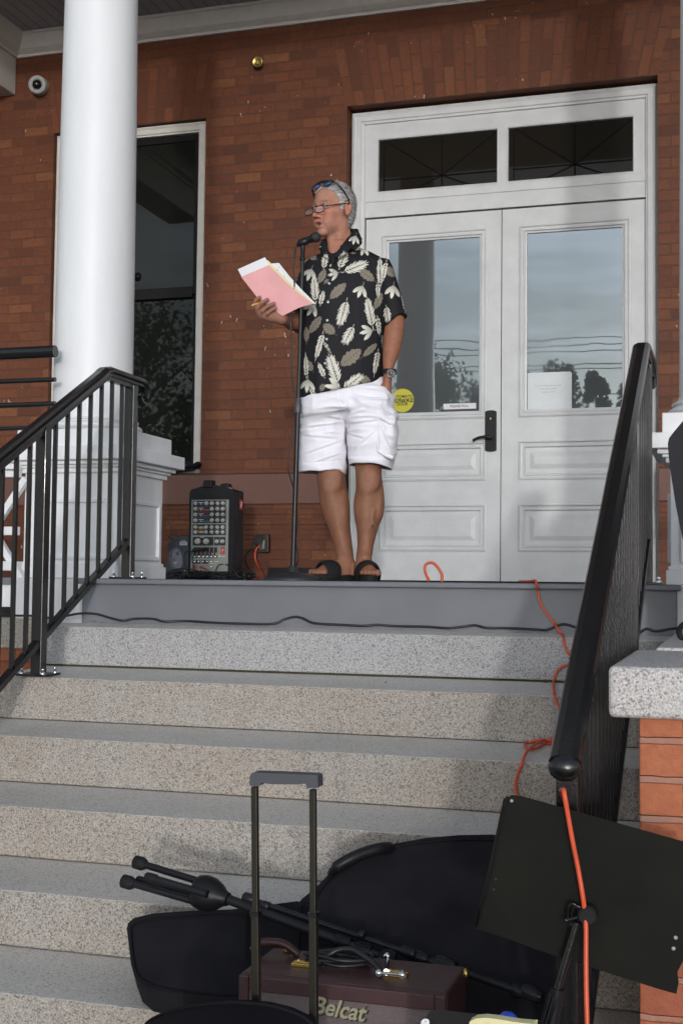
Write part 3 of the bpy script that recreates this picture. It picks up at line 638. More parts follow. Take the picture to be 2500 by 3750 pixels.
# ================================================================ THE SPEAKER (person), grown from signed distance fields
YM = .95
RH = Vector((math.cos(YAW), math.sin(YAW), 0)); FH = Vector((-math.sin(YAW), math.cos(YAW), 0))
def P(u, v, dy=0.0): return at(u, v, YM+dy)
PXM = (P(1250, 1400)-CAMP).dot(CF)/FPX        # metres per photo pixel at the man
class Field:
    def __init__(s, lo, hi, h):
        s.lo = np.array(lo, np.float32); s.h = h; n = np.ceil((np.array(hi)-np.array(lo))/h).astype(int)+1; s.n = n
        s.F = np.full(n, .2, np.float32); s.ax = [s.lo[i]+h*np.arange(n[i], dtype=np.float32) for i in range(3)]
    def sub(s, lo, hi):
        sl = []
        for i in range(3):
            a = int(max(0, math.floor((lo[i]-s.lo[i])/s.h))); b = int(min(s.n[i], math.ceil((hi[i]-s.lo[i])/s.h)+1))
            if b <= a: return None
            sl.append(slice(a, b))
        return tuple(sl), s.ax[0][sl[0]][:, None, None], s.ax[1][sl[1]][None, :, None], s.ax[2][sl[2]][None, None, :]
    def put(s, lo, hi, fn, k, op='add'):
        m = .03+k; q = s.sub([a-m for a in lo], [a+m for a in hi])
        if q is None: return
        sl, x, y, z = q; d = fn(x, y, z).astype(np.float32); A = s.F[sl]
        if op == 'add':
            hh = np.maximum(k-np.abs(A-d), 0)/k if k else 0; s.F[sl] = np.minimum(A, d)-hh*hh*k*.25
        else:
            d = -d; hh = np.maximum(k-np.abs(A-d), 0)/k if k else 0; s.F[sl] = np.maximum(A, d)+hh*hh*k*.25
    def cap(s, p0, p1, r0, r1=None, k=.01, op='add'):
        r1 = r0 if r1 is None else r1; p0, p1 = np.array(p0, float), np.array(p1, float); R = max(r0, r1); d = p1-p0; L2 = max(float(d@d), 1e-9)
        def fn(x, y, z):
            t = np.clip(((x-p0[0])*d[0]+(y-p0[1])*d[1]+(z-p0[2])*d[2])/L2, 0, 1)
            return np.sqrt((x-p0[0]-t*d[0])**2+(y-p0[1]-t*d[1])**2+(z-p0[2]-t*d[2])**2)-(r0+(r1-r0)*t)
        s.put(np.minimum(p0, p1)-R, np.maximum(p0, p1)+R, fn, k, op)
    def ell(s, c, r, A=None, k=.01, op='add'):
        A = A or (Vector((1, 0, 0)), Vector((0, 1, 0)), Vector((0, 0, 1))); R = max(r)
        def fn(x, y, z):
            dx, dy, dz = x-c[0], y-c[1], z-c[2]; q = [dx*a[0]+dy*a[1]+dz*a[2] for a in A]
            k0 = np.sqrt(sum((q[i]/r[i])**2 for i in range(3))); k1 = np.sqrt(sum((q[i]/r[i]**2)**2 for i in range(3)))+1e-6
            return k0*(k0-1)/k1
        s.put([c[i]-R for i in range(3)], [c[i]+R for i in range(3)], fn, k, op)
    def loft(s, rows, k=.01, op='add', grow=0.0, cut=None, top=None, sq=2.0):
        """rows (v,uL,uR,depth,dy): horizontal superellipse sections read off the photo, widths parallel to the picture"""
        zs, cx, cy, a, b = [], [], [], [], []
        for (v, ul, ur, dep, dy) in sorted(rows, key=lambda r: -r[0]):
            p, q = P(ul, v, dy), P(ur, v, dy); c = (p+q)/2; zs.append(c.z); cx.append(c.x); cy.append(c.y); a.append((q-p).dot(RH)/2+grow); b.append(dep+grow)
        zs = np.array(zs); R = max(max(a), max(b))
        def fn(x, y, z):
            zz = z[0, 0]; I = lambda w: np.interp(zz, zs, w)[None, None, :]
            X, Y, A_, B_ = I(cx), I(cy), I(a), I(b); dx, dy = x-X, y-Y
            e = (np.abs((dx*RH.x+dy*RH.y)/A_)**sq+np.abs((dx*FH.x+dy*FH.y)/B_)**sq)**(1/sq)
            d = (e-1)*np.minimum(A_, B_)
            d = np.maximum(d, np.maximum(zs[0]-z, z-zs[-1]))
            if cut is not None:
                t = (x-CAMP.x)*RH.x+(y-CAMP.y)*RH.y
                dd = (x-CAMP.x)*CF.x+(y-CAMP.y)*CF.y+(z-CAMP.z)*CF.z
                u = 1250+FPX*t/dd+(ROLL*(-(z-CAMP.z)))/dd*FPX*0
                d = np.maximum(d, np.interp(u, cut[0], cut[1]).astype(np.float32)-z)
            return d
        s.put([min(cx)-R, min(cy)-R, zs[0]], [max(cx)+R, max(cy)+R, zs[-1]], fn, k, op)
    def mesh(s):
        F = s.F; I = F < 0; n = F.shape
        cnt = np.zeros([k-1 for k in n], np.int8)
        S = lambda A, i, j, k: A[i:n[0]-1+i, j:n[1]-1+j, k:n[2]-1+k]
        for i in (0, 1):
            for j in (0, 1):
                for k in (0, 1): cnt += S(I, i, j, k)
        act = (cnt > 0) & (cnt < 8); idx = np.argwhere(act); vid = np.full(act.shape, -1, np.int64); vid[act] = np.arange(len(idx))
        acc = np.zeros((len(idx), 3)); c = np.zeros(len(idx))
        ix, iy, iz = idx.T
        cor = {}
        for i in (0, 1):
            for j in (0, 1):
                for k in (0, 1): cor[i, j, k] = F[ix+i, iy+j, iz+k].astype(float)
        for a, b in [((i, j, 0), (i, j, 1)) for i in (0, 1) for j in (0, 1)]+[((i, 0, j), (i, 1, j)) for i in (0, 1) for j in (0, 1)]+[((0, i, j), (1, i, j)) for i in (0, 1) for j in (0, 1)]:
            fa, fb = cor[a], cor[b]; m = (fa < 0) != (fb < 0); t = np.where(m, fa/np.where(m, fa-fb, 1), 0)
            for q in range(3): acc[:, q] += np.where(m, a[q]+(b[q]-a[q])*t, 0)
            c += m
        V = s.lo+s.h*(idx+acc/c[:, None])
        Q = []
        for ax in range(3):
            o = [1 if q == ax else 0 for q in range(3)]
            A = I[1:n[0]-1+0, 1:n[1]-1, 1:n[2]-1] if False else None
            a = I[:n[0]-o[0], :n[1]-o[1], :n[2]-o[2]]; b = I[o[0]:, o[1]:, o[2]:]
            e = np.argwhere(a != b); b1, b2 = [q for q in range(3) if q != ax]
            ok = (e[:, b1] > 0) & (e[:, b2] > 0) & (e[:, b1] < n[b1]-1) & (e[:, b2] < n[b2]-1); e = e[ok]
            g = []
            for (d1, d2) in ((-1, -1), (0, -1), (0, 0), (-1, 0)):
                w_ = e.copy(); w_[:, b1] += d1; w_[:, b2] += d2; g.append(vid[w_[:, 0], w_[:, 1], w_[:, 2]])
            g = np.stack(g, 1); ins = a[e[:, 0], e[:, 1], e[:, 2]]
            flip = ins if ax != 1 else ~ins
            g[~flip] = g[~flip][:, ::-1]; Q.append(g)
        Q = np.concatenate(Q); Q = Q[(Q >= 0).all(1)]
        return V, Q
def np_mesh(name, V, Q, mats, parent, col=None, smooth=2):
    me = bpy.data.meshes.new(name); me.from_pydata(V.tolist(), [], Q.tolist())
    for m in (mats if isinstance(mats, list) else [mats]): me.materials.append(m)
    me.polygons.foreach_set('use_smooth', [True]*len(me.polygons))
    if col is not None:
        a = me.color_attributes.new('Col', 'FLOAT_COLOR', 'POINT'); c = np.ones((len(V), 4), np.float32); c[:, :3] = col; a.data.foreach_set('color', c.ravel())
    me.update(); o = bpy.data.objects.new(name, me); C.objects.link(o)
    if parent is not None: link(o, parent)
    return o
def relax(V, Q, it=2, f=.5):
    E_ = np.concatenate([Q[:, [0, 1]], Q[:, [1, 2]], Q[:, [2, 3]], Q[:, [3, 0]]]); E_ = np.unique(np.sort(E_, 1), axis=0)
    for _ in range(it):
        S_ = np.zeros_like(V); c = np.zeros(len(V))
        for a, b in ((0, 1), (1, 0)):
            for q in range(3): S_[:, q] += np.bincount(E_[:, a], V[E_[:, b], q], len(V))
            c += np.bincount(E_[:, a], minlength=len(V))
        V = V+f*(S_/np.maximum(c, 1)[:, None]-V)
    return V
def normals(V, Q):
    nn = np.cross(V[Q[:, 2]]-V[Q[:, 0]], V[Q[:, 3]]-V[Q[:, 1]]); N_ = np.zeros_like(V)
    for k in range(4):
        for q in range(3): N_[:, q] += np.bincount(Q[:, k], nn[:, q], len(V))
    return N_/(np.linalg.norm(N_, axis=1)[:, None]+1e-12)
def vnoise(p, seed=0):
    """cheap smooth value noise on an (n,3) array"""
    i = np.floor(p).astype(np.int64); f = p-i; f = f*f*(3-2*f); out = 0
    for a in (0, 1):
        for b in (0, 1):
            for c in (0, 1):
                h = ((i[:, 0]+a)*73856093) ^ ((i[:, 1]+b)*19349663) ^ ((i[:, 2]+c)*83492791) ^ (seed*2654435761)
                h = (h ^ (h >> 13))*1274126177; h = ((h ^ (h >> 16)) & 0xffff)/65535.0
                out = out+h*np.where(a, f[:, 0], 1-f[:, 0])*np.where(b, f[:, 1], 1-f[:, 1])*np.where(c, f[:, 2], 1-f[:, 2])
    return out*2-1
def project(V):
    d = V-np.array(CAMP); z = d@np.array(CF); return 1250+FPX*(d@np.array(CR))/z, 1875-FPX*(d@np.array(CU))/z
man = thing('person', 'man in a black leaf-print shirt and white shorts reading at the microphone', 'person', tuple(P(1270, 2128)))
# head frame
HO = P(1219, 778, -.01); yawh = math.radians(43)
HF = ((-FH)*math.cos(yawh)+(-RH)*math.sin(yawh)); HF = (HF+Vector((0, 0, -.03))).normalized()
HL = Vector((0, 0, 1)).cross(HF).normalized(); HU = HF.cross(HL); AX = (HF, HL, HU)
def H(f, l, z): return HO+HF*f+HL*l+HU*z
B = Field((.26, .45, -.02), (1.02, 1.30, 1.86), .0036)
# --- skull and face
B.ell(H(-.014, 0, .040), (.096, .0745, .094), AX, .02)
B.ell(H(.030, 0, .024), (.060, .062, .080), AX, .03)
B.ell(H(.034, 0, -.035), (.054, .053, .060), AX, .03)
B.ell(H(.020, 0, -.080), (.058, .047, .034), AX, .025)
B.ell(H(.070, 0, -.105), (.021, .023, .017), AX, .018)
for s in (-1, 1):
    B.ell(H(.000, s*.048, -.068), (.024, .012, .024), AX, .03)
    B.ell(H(.064, s*.040, -.024), (.022, .018, .015), AX, .025)
    B.ell(H(.058, s*.036, -.060), (.022, .016, .024), AX, .025)
    B.cap(H(.090, s*.010, .026), H(.076, s*.046, .026), .0085, .0075, .014)
B.ell(H(.074, 0, -.064), (.026, .031, .030), AX, .02)
for s in (-1, 1): B.ell(H(.101, s*.030, .008), (.019, .019, .0115), AX, .012, 'sub')
B.cap(H(.088, 0, .012), H(.111, 0, -.030), .0075, .0100, .010); B.ell(H(.116, 0, -.035), (.0125, .0115, .0105), AX, .008)
for s in (-1, 1):
    B.ell(H(.104, s*.0125, -.039), (.011, .0075, .0085), AX, .006)
    B.ell(H(.108, s*.0065, -.0465), (.004, .0035, .004), AX, .003, 'sub')
    B.cap(H(.097, s*.020, -.040), H(.086, s*.034, -.066), .004, .003, .012)   # cheek fold
    # lids
    for (a, b, r) in (((.0885, .0175, .002), (.0945, .031, .0085), .0032), ((.0945, .031, .0085), (.0855, .0455, .001), .0032), ((.0885, .0175, -.001), (.0925, .031, -.0085), .0026), ((.0925, .031, -.0085), (.0855, .0455, -.002), .0026)):
        B.cap(H(a[0], s*a[1], a[2]+.007), H(b[0], s*b[1], b[2]+.007), r, r, .004)
    # ear
    EA = ((HF*.93-HL*s*.36).normalized(), (HL*s*.93+HF*.36).normalized(), HU)
    B.ell(H(-.012, s*.082, .008), (.0175, .0085, .033), EA, .006); B.ell(H(-.008, s*.089, .014), (.009, .0055, .019), EA, .004, 'sub')
    B.ell(H(-.008, s*.080, -.020), (.009, .007, .010), EA, .006)
B.ell(H(.0955, 0, -.062), (.0095, .0215, .0055), AX, .005); B.ell(H(.0915, 0, -.0815), (.0100, .019, .0068), AX, .006)
B.ell(H(.103, 0, -.0720), (.020, .0170, .0078), AX, .003, 'sub')
# --- neck and chest
NB = P(1262, 968, .035)
B.cap(H(-.026, 0, -.050), NB, .051, .064, .02)
B.cap(H(-.02, .046, -.05), P(1222, 945, -.05), .013, .010, .02); B.cap(H(-.02, -.040, -.05), P(1208, 940, -.03), .012, .010, .02)
B.cap(H(.018, 0, -.112), P(1219, 935, -.050), .014, .017, .025)
B.loft([(905, 1215, 1300, .055, .02), (945, 1180, 1340, .075, .02), (990, 1140, 1385, .085, .02), (1100, 1140, 1380, .09, .02), (1330, 1135, 1375, .10, .02)], .03)
# --- left arm of the man (image right), hand in the pocket
B.cap(P(1392, 985, .02), P(1443, 1190, .01), .045, .041, .03)
AR = [(1040, 1384, 1446, .040, .01), (1080, 1392, 1460, .043, .0), (1120, 1401, 1474, .044, .0), (1155, 1407, 1480, .045, .0), (1190, 1409, 1481, .045, .0), (1225, 1404, 1478, .045, -.005), (1260, 1401, 1472, .043, -.01), (1300, 1400, 1461, .037, -.015), (1340, 1401, 1444, .031, -.02), (1375, 1403, 1436, .028, -.02), (1400, 1400, 1434, .03, -.02), (1440, 1392, 1432, .026, -.02)]
B.loft(AR, .012)
for q, (du, L_) in enumerate(((-16, 78), (-5, 88), (6, 84), (16, 66))): B.cap(P(1412+du, 1436, -.02), P(1402+du, 1436+L_, -.03), .0090, .0078, .004)
B.cap(P(1398, 1415, -.03), P(1380, 1465, -.045), .010, .009, .01)
# --- right arm of the man (image left), holding the folder
EL_ = P(1104, 1188, -.01); WR = P(1030, 1165, -.225)
B.cap(P(1135, 985, .01), EL_, .046, .040, .02); B.cap(EL_, WR, .040, .0255, .02); B.cap(EL_+Vector((0, 0, .005)), EL_.lerp(WR, .45), .038, .036, .02)
HD = -.255
B.ell(P(985, 1150, HD+.0), (.043, .020, .026), (-RH, FH, Vector((0, 0, 1))), .012); B.cap(WR, P(995, 1158, HD+.005), .024, .024, .02)
B.cap(P(1000, 1160, HD+.01), P(953, 1146, HD-.004), .022, .018, .012)
fing = [[(944, 1138, -.004), (934, 1116, -.012), (937, 1099, -.022), (951, 1089, -.028)],
        [(950, 1146, -.008), (942, 1128, -.026), (957, 1110, -.034), (979, 1097, -.030)],
        [(962, 1154, -.010), (961, 1138, -.032), (980, 1122, -.036), (1004, 1111, -.031)],
        [(980, 1160, -.008), (980, 1149, -.030), (993, 1137, -.034), (1010, 1127, -.031)]]
for q, ch in enumerate(fing):
    r = (.0098, .0100, .0096, .0085)[q]
    pts = [P(u, v, HD+d) for u, v, d in ch]
    for k in range(3): B.cap(pts[k], pts[k+1], r*(1.04-.06*k), r*(.98-.07*k), .0035)
B.cap(P(1002, 1150, HD+.02), P(985, 1122, HD+.045), .013, .0115, .01); B.cap(P(985, 1122, HD+.045), P(972, 1104, HD+.040), .0112, .009, .004)
# --- legs
LG1 = [(1640, 1160, 1262, .062, .02), (1700, 1160, 1262, .060, .015), (1740, 1159, 1262, .060, .010), (1790, 1165, 1270, .062, .018), (1850, 1173, 1278, .064, .028), (1900, 1188, 1281, .060, .030), (1950, 1207, 1284, .050, .030), (2000, 1223, 1290, .042, .025), (2040, 1232, 1295, .040, .02), (2078, 1233, 1300, .045, .02), (2105, 1234, 1302, .048, .02)]
LG2 = [(1640, 1296, 1400, .062, .0), (1700, 1298, 1398, .060, -.005), (1740, 1302, 1398, .060, -.01), (1790, 1302, 1403, .062, -.0), (1850, 1299, 1403, .064, .01), (1900, 1302, 1396, .060, .012), (1950, 1306, 1380, .050, .01), (2000, 1308, 1367, .042, .006), (2040, 1303, 1361, .040, .0), (2078, 1298, 1364, .044, .0), (2105, 1296, 1366, .048, .0)]
B.loft(LG1, .02); B.loft(LG2, .02)
B.ell(P(1214, 1746, -.040), (.034, .016, .036), (RH, FH, Vector((0, 0, 1))), .04); B.ell(P(1352, 1746, -.058), (.034, .016, .036), (RH, FH, Vector((0, 0, 1))), .04)
for (a_, b_, c_) in ((1198, 1772, -.036), (1232, 1770, -.034), (1334, 1772, -.056), (1370, 1770, -.054)): B.ell(P(a_, b_, c_), (.014, .010, .022), (RH, FH, Vector((0, 0, 1))), .03)
for (a_, b_, c_) in ((1255, 1870, .01), (1318, 1860, -.005), (1386, 1850, -.0)): B.ell(P(a_, b_, c_), (.020, .035, .060), (RH, FH, Vector((0, 0, 1))), .03)
B.cap(P(1208, 1800, -.034), P(1262, 2010, -.008), .010, .008, .05); B.cap(P(1343, 1800, -.052), P(1338, 2010, -.030), .010, .008, .05)
rr = random.Random(4)
for path in (((1352, 1830), (1368, 1870), (1362, 1905), (1380, 1940)), ((1325, 1890), (1332, 1925), (1345, 1938), (1362, 1918)), ((1215, 1880), (1230, 1905), (1240, 1940))):
    for a, b in zip(path, path[1:]): B.cap(P(*a, -.047+(.024 if a[0] < 1290 else 0)), P(*b, -.043+(.024 if b[0] < 1290 else 0)), .0026, .0026, .012)
FT2 = (-FH*.96+RH*.18).normalized(); FT1 = (-FH*.60-RH*.80).normalized()
SZ = .024
def foot(heel, fd, flip):
    sd = fd.cross(Vector((0, 0, 1))).normalized()*flip      # towards the little toe
    A = (fd, sd, Vector((0, 0, 1)))
    Q = lambda f, l, z: heel+fd*f+sd*l+Vector((0, 0, z))
    B.ell(Q(.0, 0, .030), (.036, .030, .030), A, .02); B.ell(Q(.075, .0, .036), (.085, .032, .030), A, .03); B.ell(Q(.135, .004, .020), (.055, .042, .020), A, .02)
    for (f, l, r) in ((.196, -.027, .0155), (.199, -.004, .0115), (.191, .012, .0108), (.182, .026, .0100), (.170, .038, .0095)):
        B.cap(Q(f-.030, l*.85, .017), Q(f, l, .014), r*.9, r, .005)
    return Q
h2 = P(1327, 2128, .02); h2.z = SZ; h1 = P(1283, 2128, .04); h1.z = SZ
Q2 = foot(h2, FT2, 1); Q1 = foot(h1, FT1, -1)
V, Qd = B.mesh(); V = relax(V, Qd, 1, .4)
nz_ = normals(V, Qd)
loc = (V-np.array(HO))@np.array([list(HF), list(HL), list(HU)]).T
U_, V_ = project(V)
def G(c, r): return np.exp(-(((loc-np.array(c))/np.array(r))**2).sum(1))[:, None]
skin = np.tile(np.array([.42, .203, .138]), (len(V), 1)); leg = np.array([.255, .118, .070]); arm = np.array([.29, .122, .070]); hand = np.array([.30, .145, .098])
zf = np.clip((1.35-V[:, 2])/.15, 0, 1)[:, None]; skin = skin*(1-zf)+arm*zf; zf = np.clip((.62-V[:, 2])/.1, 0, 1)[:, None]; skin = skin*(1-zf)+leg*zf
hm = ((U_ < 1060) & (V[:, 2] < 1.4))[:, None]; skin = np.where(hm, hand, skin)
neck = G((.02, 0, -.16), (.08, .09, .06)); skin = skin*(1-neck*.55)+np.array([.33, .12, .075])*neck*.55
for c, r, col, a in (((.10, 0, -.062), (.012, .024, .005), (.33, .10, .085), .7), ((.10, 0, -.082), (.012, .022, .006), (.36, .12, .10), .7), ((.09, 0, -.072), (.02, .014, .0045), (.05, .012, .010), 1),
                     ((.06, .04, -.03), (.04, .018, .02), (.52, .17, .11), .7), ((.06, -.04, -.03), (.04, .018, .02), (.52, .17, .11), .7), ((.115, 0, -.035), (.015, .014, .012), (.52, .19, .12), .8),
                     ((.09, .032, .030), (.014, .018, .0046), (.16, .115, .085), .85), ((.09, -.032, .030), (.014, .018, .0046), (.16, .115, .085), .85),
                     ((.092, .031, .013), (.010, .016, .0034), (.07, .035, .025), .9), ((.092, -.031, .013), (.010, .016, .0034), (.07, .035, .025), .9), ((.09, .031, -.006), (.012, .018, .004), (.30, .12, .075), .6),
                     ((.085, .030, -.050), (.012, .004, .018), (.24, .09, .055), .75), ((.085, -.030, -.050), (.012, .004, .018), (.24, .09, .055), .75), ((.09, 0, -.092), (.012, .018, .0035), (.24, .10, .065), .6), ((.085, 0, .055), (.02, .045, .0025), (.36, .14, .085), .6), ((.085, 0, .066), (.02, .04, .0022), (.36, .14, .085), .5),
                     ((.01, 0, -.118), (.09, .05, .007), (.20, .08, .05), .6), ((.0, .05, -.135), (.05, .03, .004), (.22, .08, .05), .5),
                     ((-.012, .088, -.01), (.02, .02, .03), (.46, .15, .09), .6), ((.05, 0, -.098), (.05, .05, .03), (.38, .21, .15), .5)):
    g = np.clip(G(c, r)*1.6, 0, 1)*a; skin = skin*(1-g)+np.array(col)*g  # some spots paint crease, neck-fold and open-mouth shade into the skin colour
n1 = vnoise(V*26, 3)*.5+vnoise(V*70, 5)*.4; skin *= (1+.22*n1)[:, None]; n2 = np.clip(vnoise(V*14, 9), 0, 1)[:, None]*.35*(V[:, 2:3] < 1.4); skin = skin*(1-n2)+skin*np.array([1.15, .80, .72])*n2
def attr_mat(name, rough, sss=0.0, bump=0.0, bscale=120, bd=.001, spec=.5, sheen=0):
    t = NT(name); a = t.n('ShaderNodeAttribute', attribute_name='Col'); t.l(a.outputs['Color'], t.b.inputs['Base Color']); t.b.inputs['Roughness'].default_value = rough; t.b.inputs['Specular IOR Level'].default_value = spec
    if sss: t.b.inputs['Subsurface Weight'].default_value = sss; t.b.inputs['Subsurface Radius'].default_value = (1, .35, .2); t.b.inputs['Subsurface Scale'].default_value = .006
    if bump: g = t.n('ShaderNodeTexCoord').outputs['Object']; t.bump(t.noise(g, bscale, 4, .6), bump, bd)
    return t.m
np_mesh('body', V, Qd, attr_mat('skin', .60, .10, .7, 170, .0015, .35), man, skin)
for s in (-1, 1):
    e = H(.0828, s*.031, .0075); m = MB(); m.sph(e, .0118, 20, 0); g = (HF*.97-HL*.12*1-HU*.05).normalized()
    m.lathe(e+g*.0104, [(.0058, 0), (.005, .0012), (.0, .0016)], 16, g, 1); m.lathe(e+g*.0112, [(.0024, 0), (.0, .0008)], 12, g, 2)
    m.build('eye', [mat('eye_white', (.55, .5, .46), .2), mat('iris', (.05, .06, .06), .2), M['ink']], man)
# --- hair
Hf = Field(tuple(np.array(HO)-.16), tuple(np.array(HO)+.17), .0030)
def hair(x, y, z):
    dx, dy, dz = x-HO.x, y-HO.y, z-HO.z; f = dx*HF.x+dy*HF.y+dz*HF.z; l = dx*HL.x+dy*HL.y+dz*HL.z; q = dx*HU.x+dy*HU.y+dz*HU.z
    k0 = np.sqrt(((f+.016)/.1080)**2+(l/.0865)**2+((q-.044)/.1000)**2); d = (k0-1)*.09
    k2 = np.sqrt(((f+.04)/.075)**2+(l/.078)**2+((q-.004)/.085)**2); d2 = (k2-1)*.07; d = np.minimum(d, d2)
    line = np.interp(f, [-.12, -.034, -.026, -.012, .006, .012, .026, .034, .046, .058, .075, .10], [-.074, -.066, -.03, .044, .040, .002, -.002, .040, .062, .078, .090, .094])+.010*np.clip(1-np.abs(l)/.03, 0, 1)*(f > .04)
    d = np.maximum(d, (line-q)*.75)
    an = np.arctan2(l, q-.02)
    d = d+.0008*np.sin(an*37+np.sin(f*70)*2.5+q*40)+.0010*np.sin(an*83+f*90+q*55)
    return d
Hf.put(tuple(np.array(HO)-.15), tuple(np.array(HO)+.15), hair, .001)
V, Qd = Hf.mesh(); V = relax(V, Qd, 1, .3)
loc = (V-np.array(HO))@np.array([list(HF), list(HL), list(HU)]).T
hn = vnoise(np.stack([loc[:, 0]*45, np.arctan2(loc[:, 1], loc[:, 2])*30+loc[:, 0]*18, loc[:, 2]*22], 1), 2)*.75+.5; hn = np.clip(hn, 0, 1)
hc = np.array([.15, .14, .13])*(1-hn[:, None])+np.array([.58, .56, .53])*hn[:, None]; tz = np.clip((.02-loc[:, 0])/.09, 0, 1)[:, None]; hc = hc*(1-.45*tz)
hm_ = attr_mat('grey_hair', .5, 0, .6, 260, .0012)
hob = np_mesh('hair', V, Qd, hm_, man, hc)
hn_ = normals(V, Qd); pick = RNG.choice(len(V), 2600, replace=False); p0 = V[pick]; n0 = hn_[pick]
bk = -np.array(HF)*.75-np.array(HU)*.55+RNG.normal(size=(2600, 3))*.38; bk -= n0*(bk*n0).sum(1)[:, None]; bk /= np.linalg.norm(bk, axis=1)[:, None]
sd_ = np.cross(bk, n0)*.0007; ln_ = RNG.uniform(.008, .020, (2600, 1)); p1_ = p0+bk*ln_*.5+n0*.0035; p2_ = p0+bk*ln_+n0*RNG.uniform(.001, .006, (2600, 1))
SV = np.stack([p0-sd_, p0+sd_, p1_+sd_, p1_-sd_, p2_+sd_*.3, p2_-sd_*.3], 1).reshape(-1, 3); b_ = np.arange(2600)[:, None]*6
SQ = np.concatenate([b_+np.array([[0, 1, 2, 3]]), b_+np.array([[3, 2, 4, 5]])]); sc_ = np.repeat(RNG.uniform(.18, .62, (2600, 1))*np.array([[1, .97, .93]]), 6, 0)
np_mesh('hair_strands', SV, SQ, hm_, hob, sc_)
# --- shirt
hemu = [1080, 1107, 1170, 1230, 1300, 1345, 1375, 1392, 1404, 1440]; hemv = [1458, 1456, 1442, 1430, 1407, 1396, 1386, 1374, 1340, 1300]
hemz = [P(u, v, -.08).z for u, v in zip(hemu, hemv)]
S = Field((.33, .55, .75), (1.02, 1.27, 1.62), .0028)
TR = [(912, 1222, 1318, .058, .035), (928, 1186, 1358, .075, .03), (944, 1150, 1392, .090, .03), (965, 1128, 1412, .104, .025), (1000, 1114, 1424, .120, .02), (1050, 1108, 1424, .132, .01), (1120, 1110, 1412, .140, .0), (1200, 1110, 1406, .142, .0), (1300, 1107, 1404, .146, .0), (1400, 1103, 1400, .146, .0), (1480, 1100, 1398, .146, .0)]
S.loft(TR, .02, cut=(hemu, hemz), sq=2.3)
SR = [(955, 1368, 1424, .05, .02), (980, 1372, 1437, .062, .018), (1010, 1380, 1446, .066, .015), (1050, 1388, 1456, .068, .01), (1100, 1396, 1468, .068, .005), (1150, 1404, 1482, .068, .0), (1200, 1410, 1494, .068, .0)]
cutR = ([1400, 1412, 1440, 1463, 1480, 1500], [P(u_, v, 0).z for u_, v in ((1400, 1192), (1412, 1186), (1440, 1168), (1463, 1152), (1480, 1160), (1500, 1174))])
S.loft(SR, .03, cut=cutR)
SL = [(958, 1126, 1190, .05, .0), (990, 1104, 1180, .062, -.005), (1030, 1088, 1172, .066, -.01), (1060, 1079, 1170, .068, -.015), (1100, 1074, 1166, .068, -.02), (1165, 1070, 1156, .068, -.02)]
S.loft(SL, .025, cut=([1060, 1075, 1110, 1150], [P(u_, v, 0).z for u_, v in ((1060, 1140), (1075, 1142), (1110, 1158), (1150, 1168))]))
# hollow hem and sleeve mouths
def hollow(rows, zc, dz, g=-.011):
    zs = zc
    S.loft([r for r in rows], .001, 'sub', grow=g) if False else None
    cx = rows
    F2 = Field(tuple(S.lo), tuple(S.lo+S.h*(S.n-1)), S.h) if False else None
def hollow_cut(fld, rows, cutu, cutz, depth, grow=-.010):
    """remove the inside of a garment tube from its lower edge up by depth"""
    g = Field.__new__(Field); g.lo, g.h, g.n, g.ax = fld.lo, fld.h, fld.n, fld.ax; g.F = np.full(fld.n, .2, np.float32)
    g.loft(rows, .0001, grow=grow)
    x, y, z = g.ax[0][:, None, None], g.ax[1][None, :, None], g.ax[2][None, None, :]
    t = (x-CAMP.x)*RH.x+(y-CAMP.y)*RH.y; dd = (x-CAMP.x)*CF.x+(y-CAMP.y)*CF.y+(z-CAMP.z)*CF.z
    top = np.interp(1250+FPX*t/dd, cutu, cutz).astype(np.float32)+depth
    d = np.maximum(g.F, z-top); fld.F = np.maximum(fld.F, -d)
hollow_cut(S, TR, hemu, hemz, .05); hollow_cut(S, SR, cutR[0], cutR[1], .05); hollow_cut(S, SL, [1060, 1150], [P(1100, 1165, 0).z]*2, .06)
# open V neck
tri = [(1176, 868), (1219, 950), (1264, 893), (1300, 850)]
def vneck(x, y, z):
    dd = (x-CAMP.x)*CF.x+(y-CAMP.y)*CF.y+(z-CAMP.z)*CF.z
    u = 1250+FPX*((x-CAMP.x)*CR.x+(y-CAMP.y)*CR.y+(z-CAMP.z)*CR.z)/dd; v = 1875-FPX*((x-CAMP.x)*CU.x+(y-CAMP.y)*CU.y+(z-CAMP.z)*CU.z)/dd
    d = None
    for k in range(4):
        (ua, va), (ub, vb) = tri[k], tri[(k+1) % 4]; L_ = math.hypot(ub-ua, vb-va); e = ((u-ua)*(vb-va)-(v-va)*(ub-ua))/L_
        e = -e if False else e; d = e if d is None else np.maximum(d, e)
    return np.maximum(d*PXM, y-(YM-.015))
sgn = (tri[1][0]-tri[0][0])*(tri[2][1]-tri[0][1])-(tri[1][1]-tri[0][1])*(tri[2][0]-tri[0][0])
if sgn > 0: tri = tri[::-1]
S.put((.4, .6, 1.3), (.95, YM, 1.62), vneck, .003, 'sub')
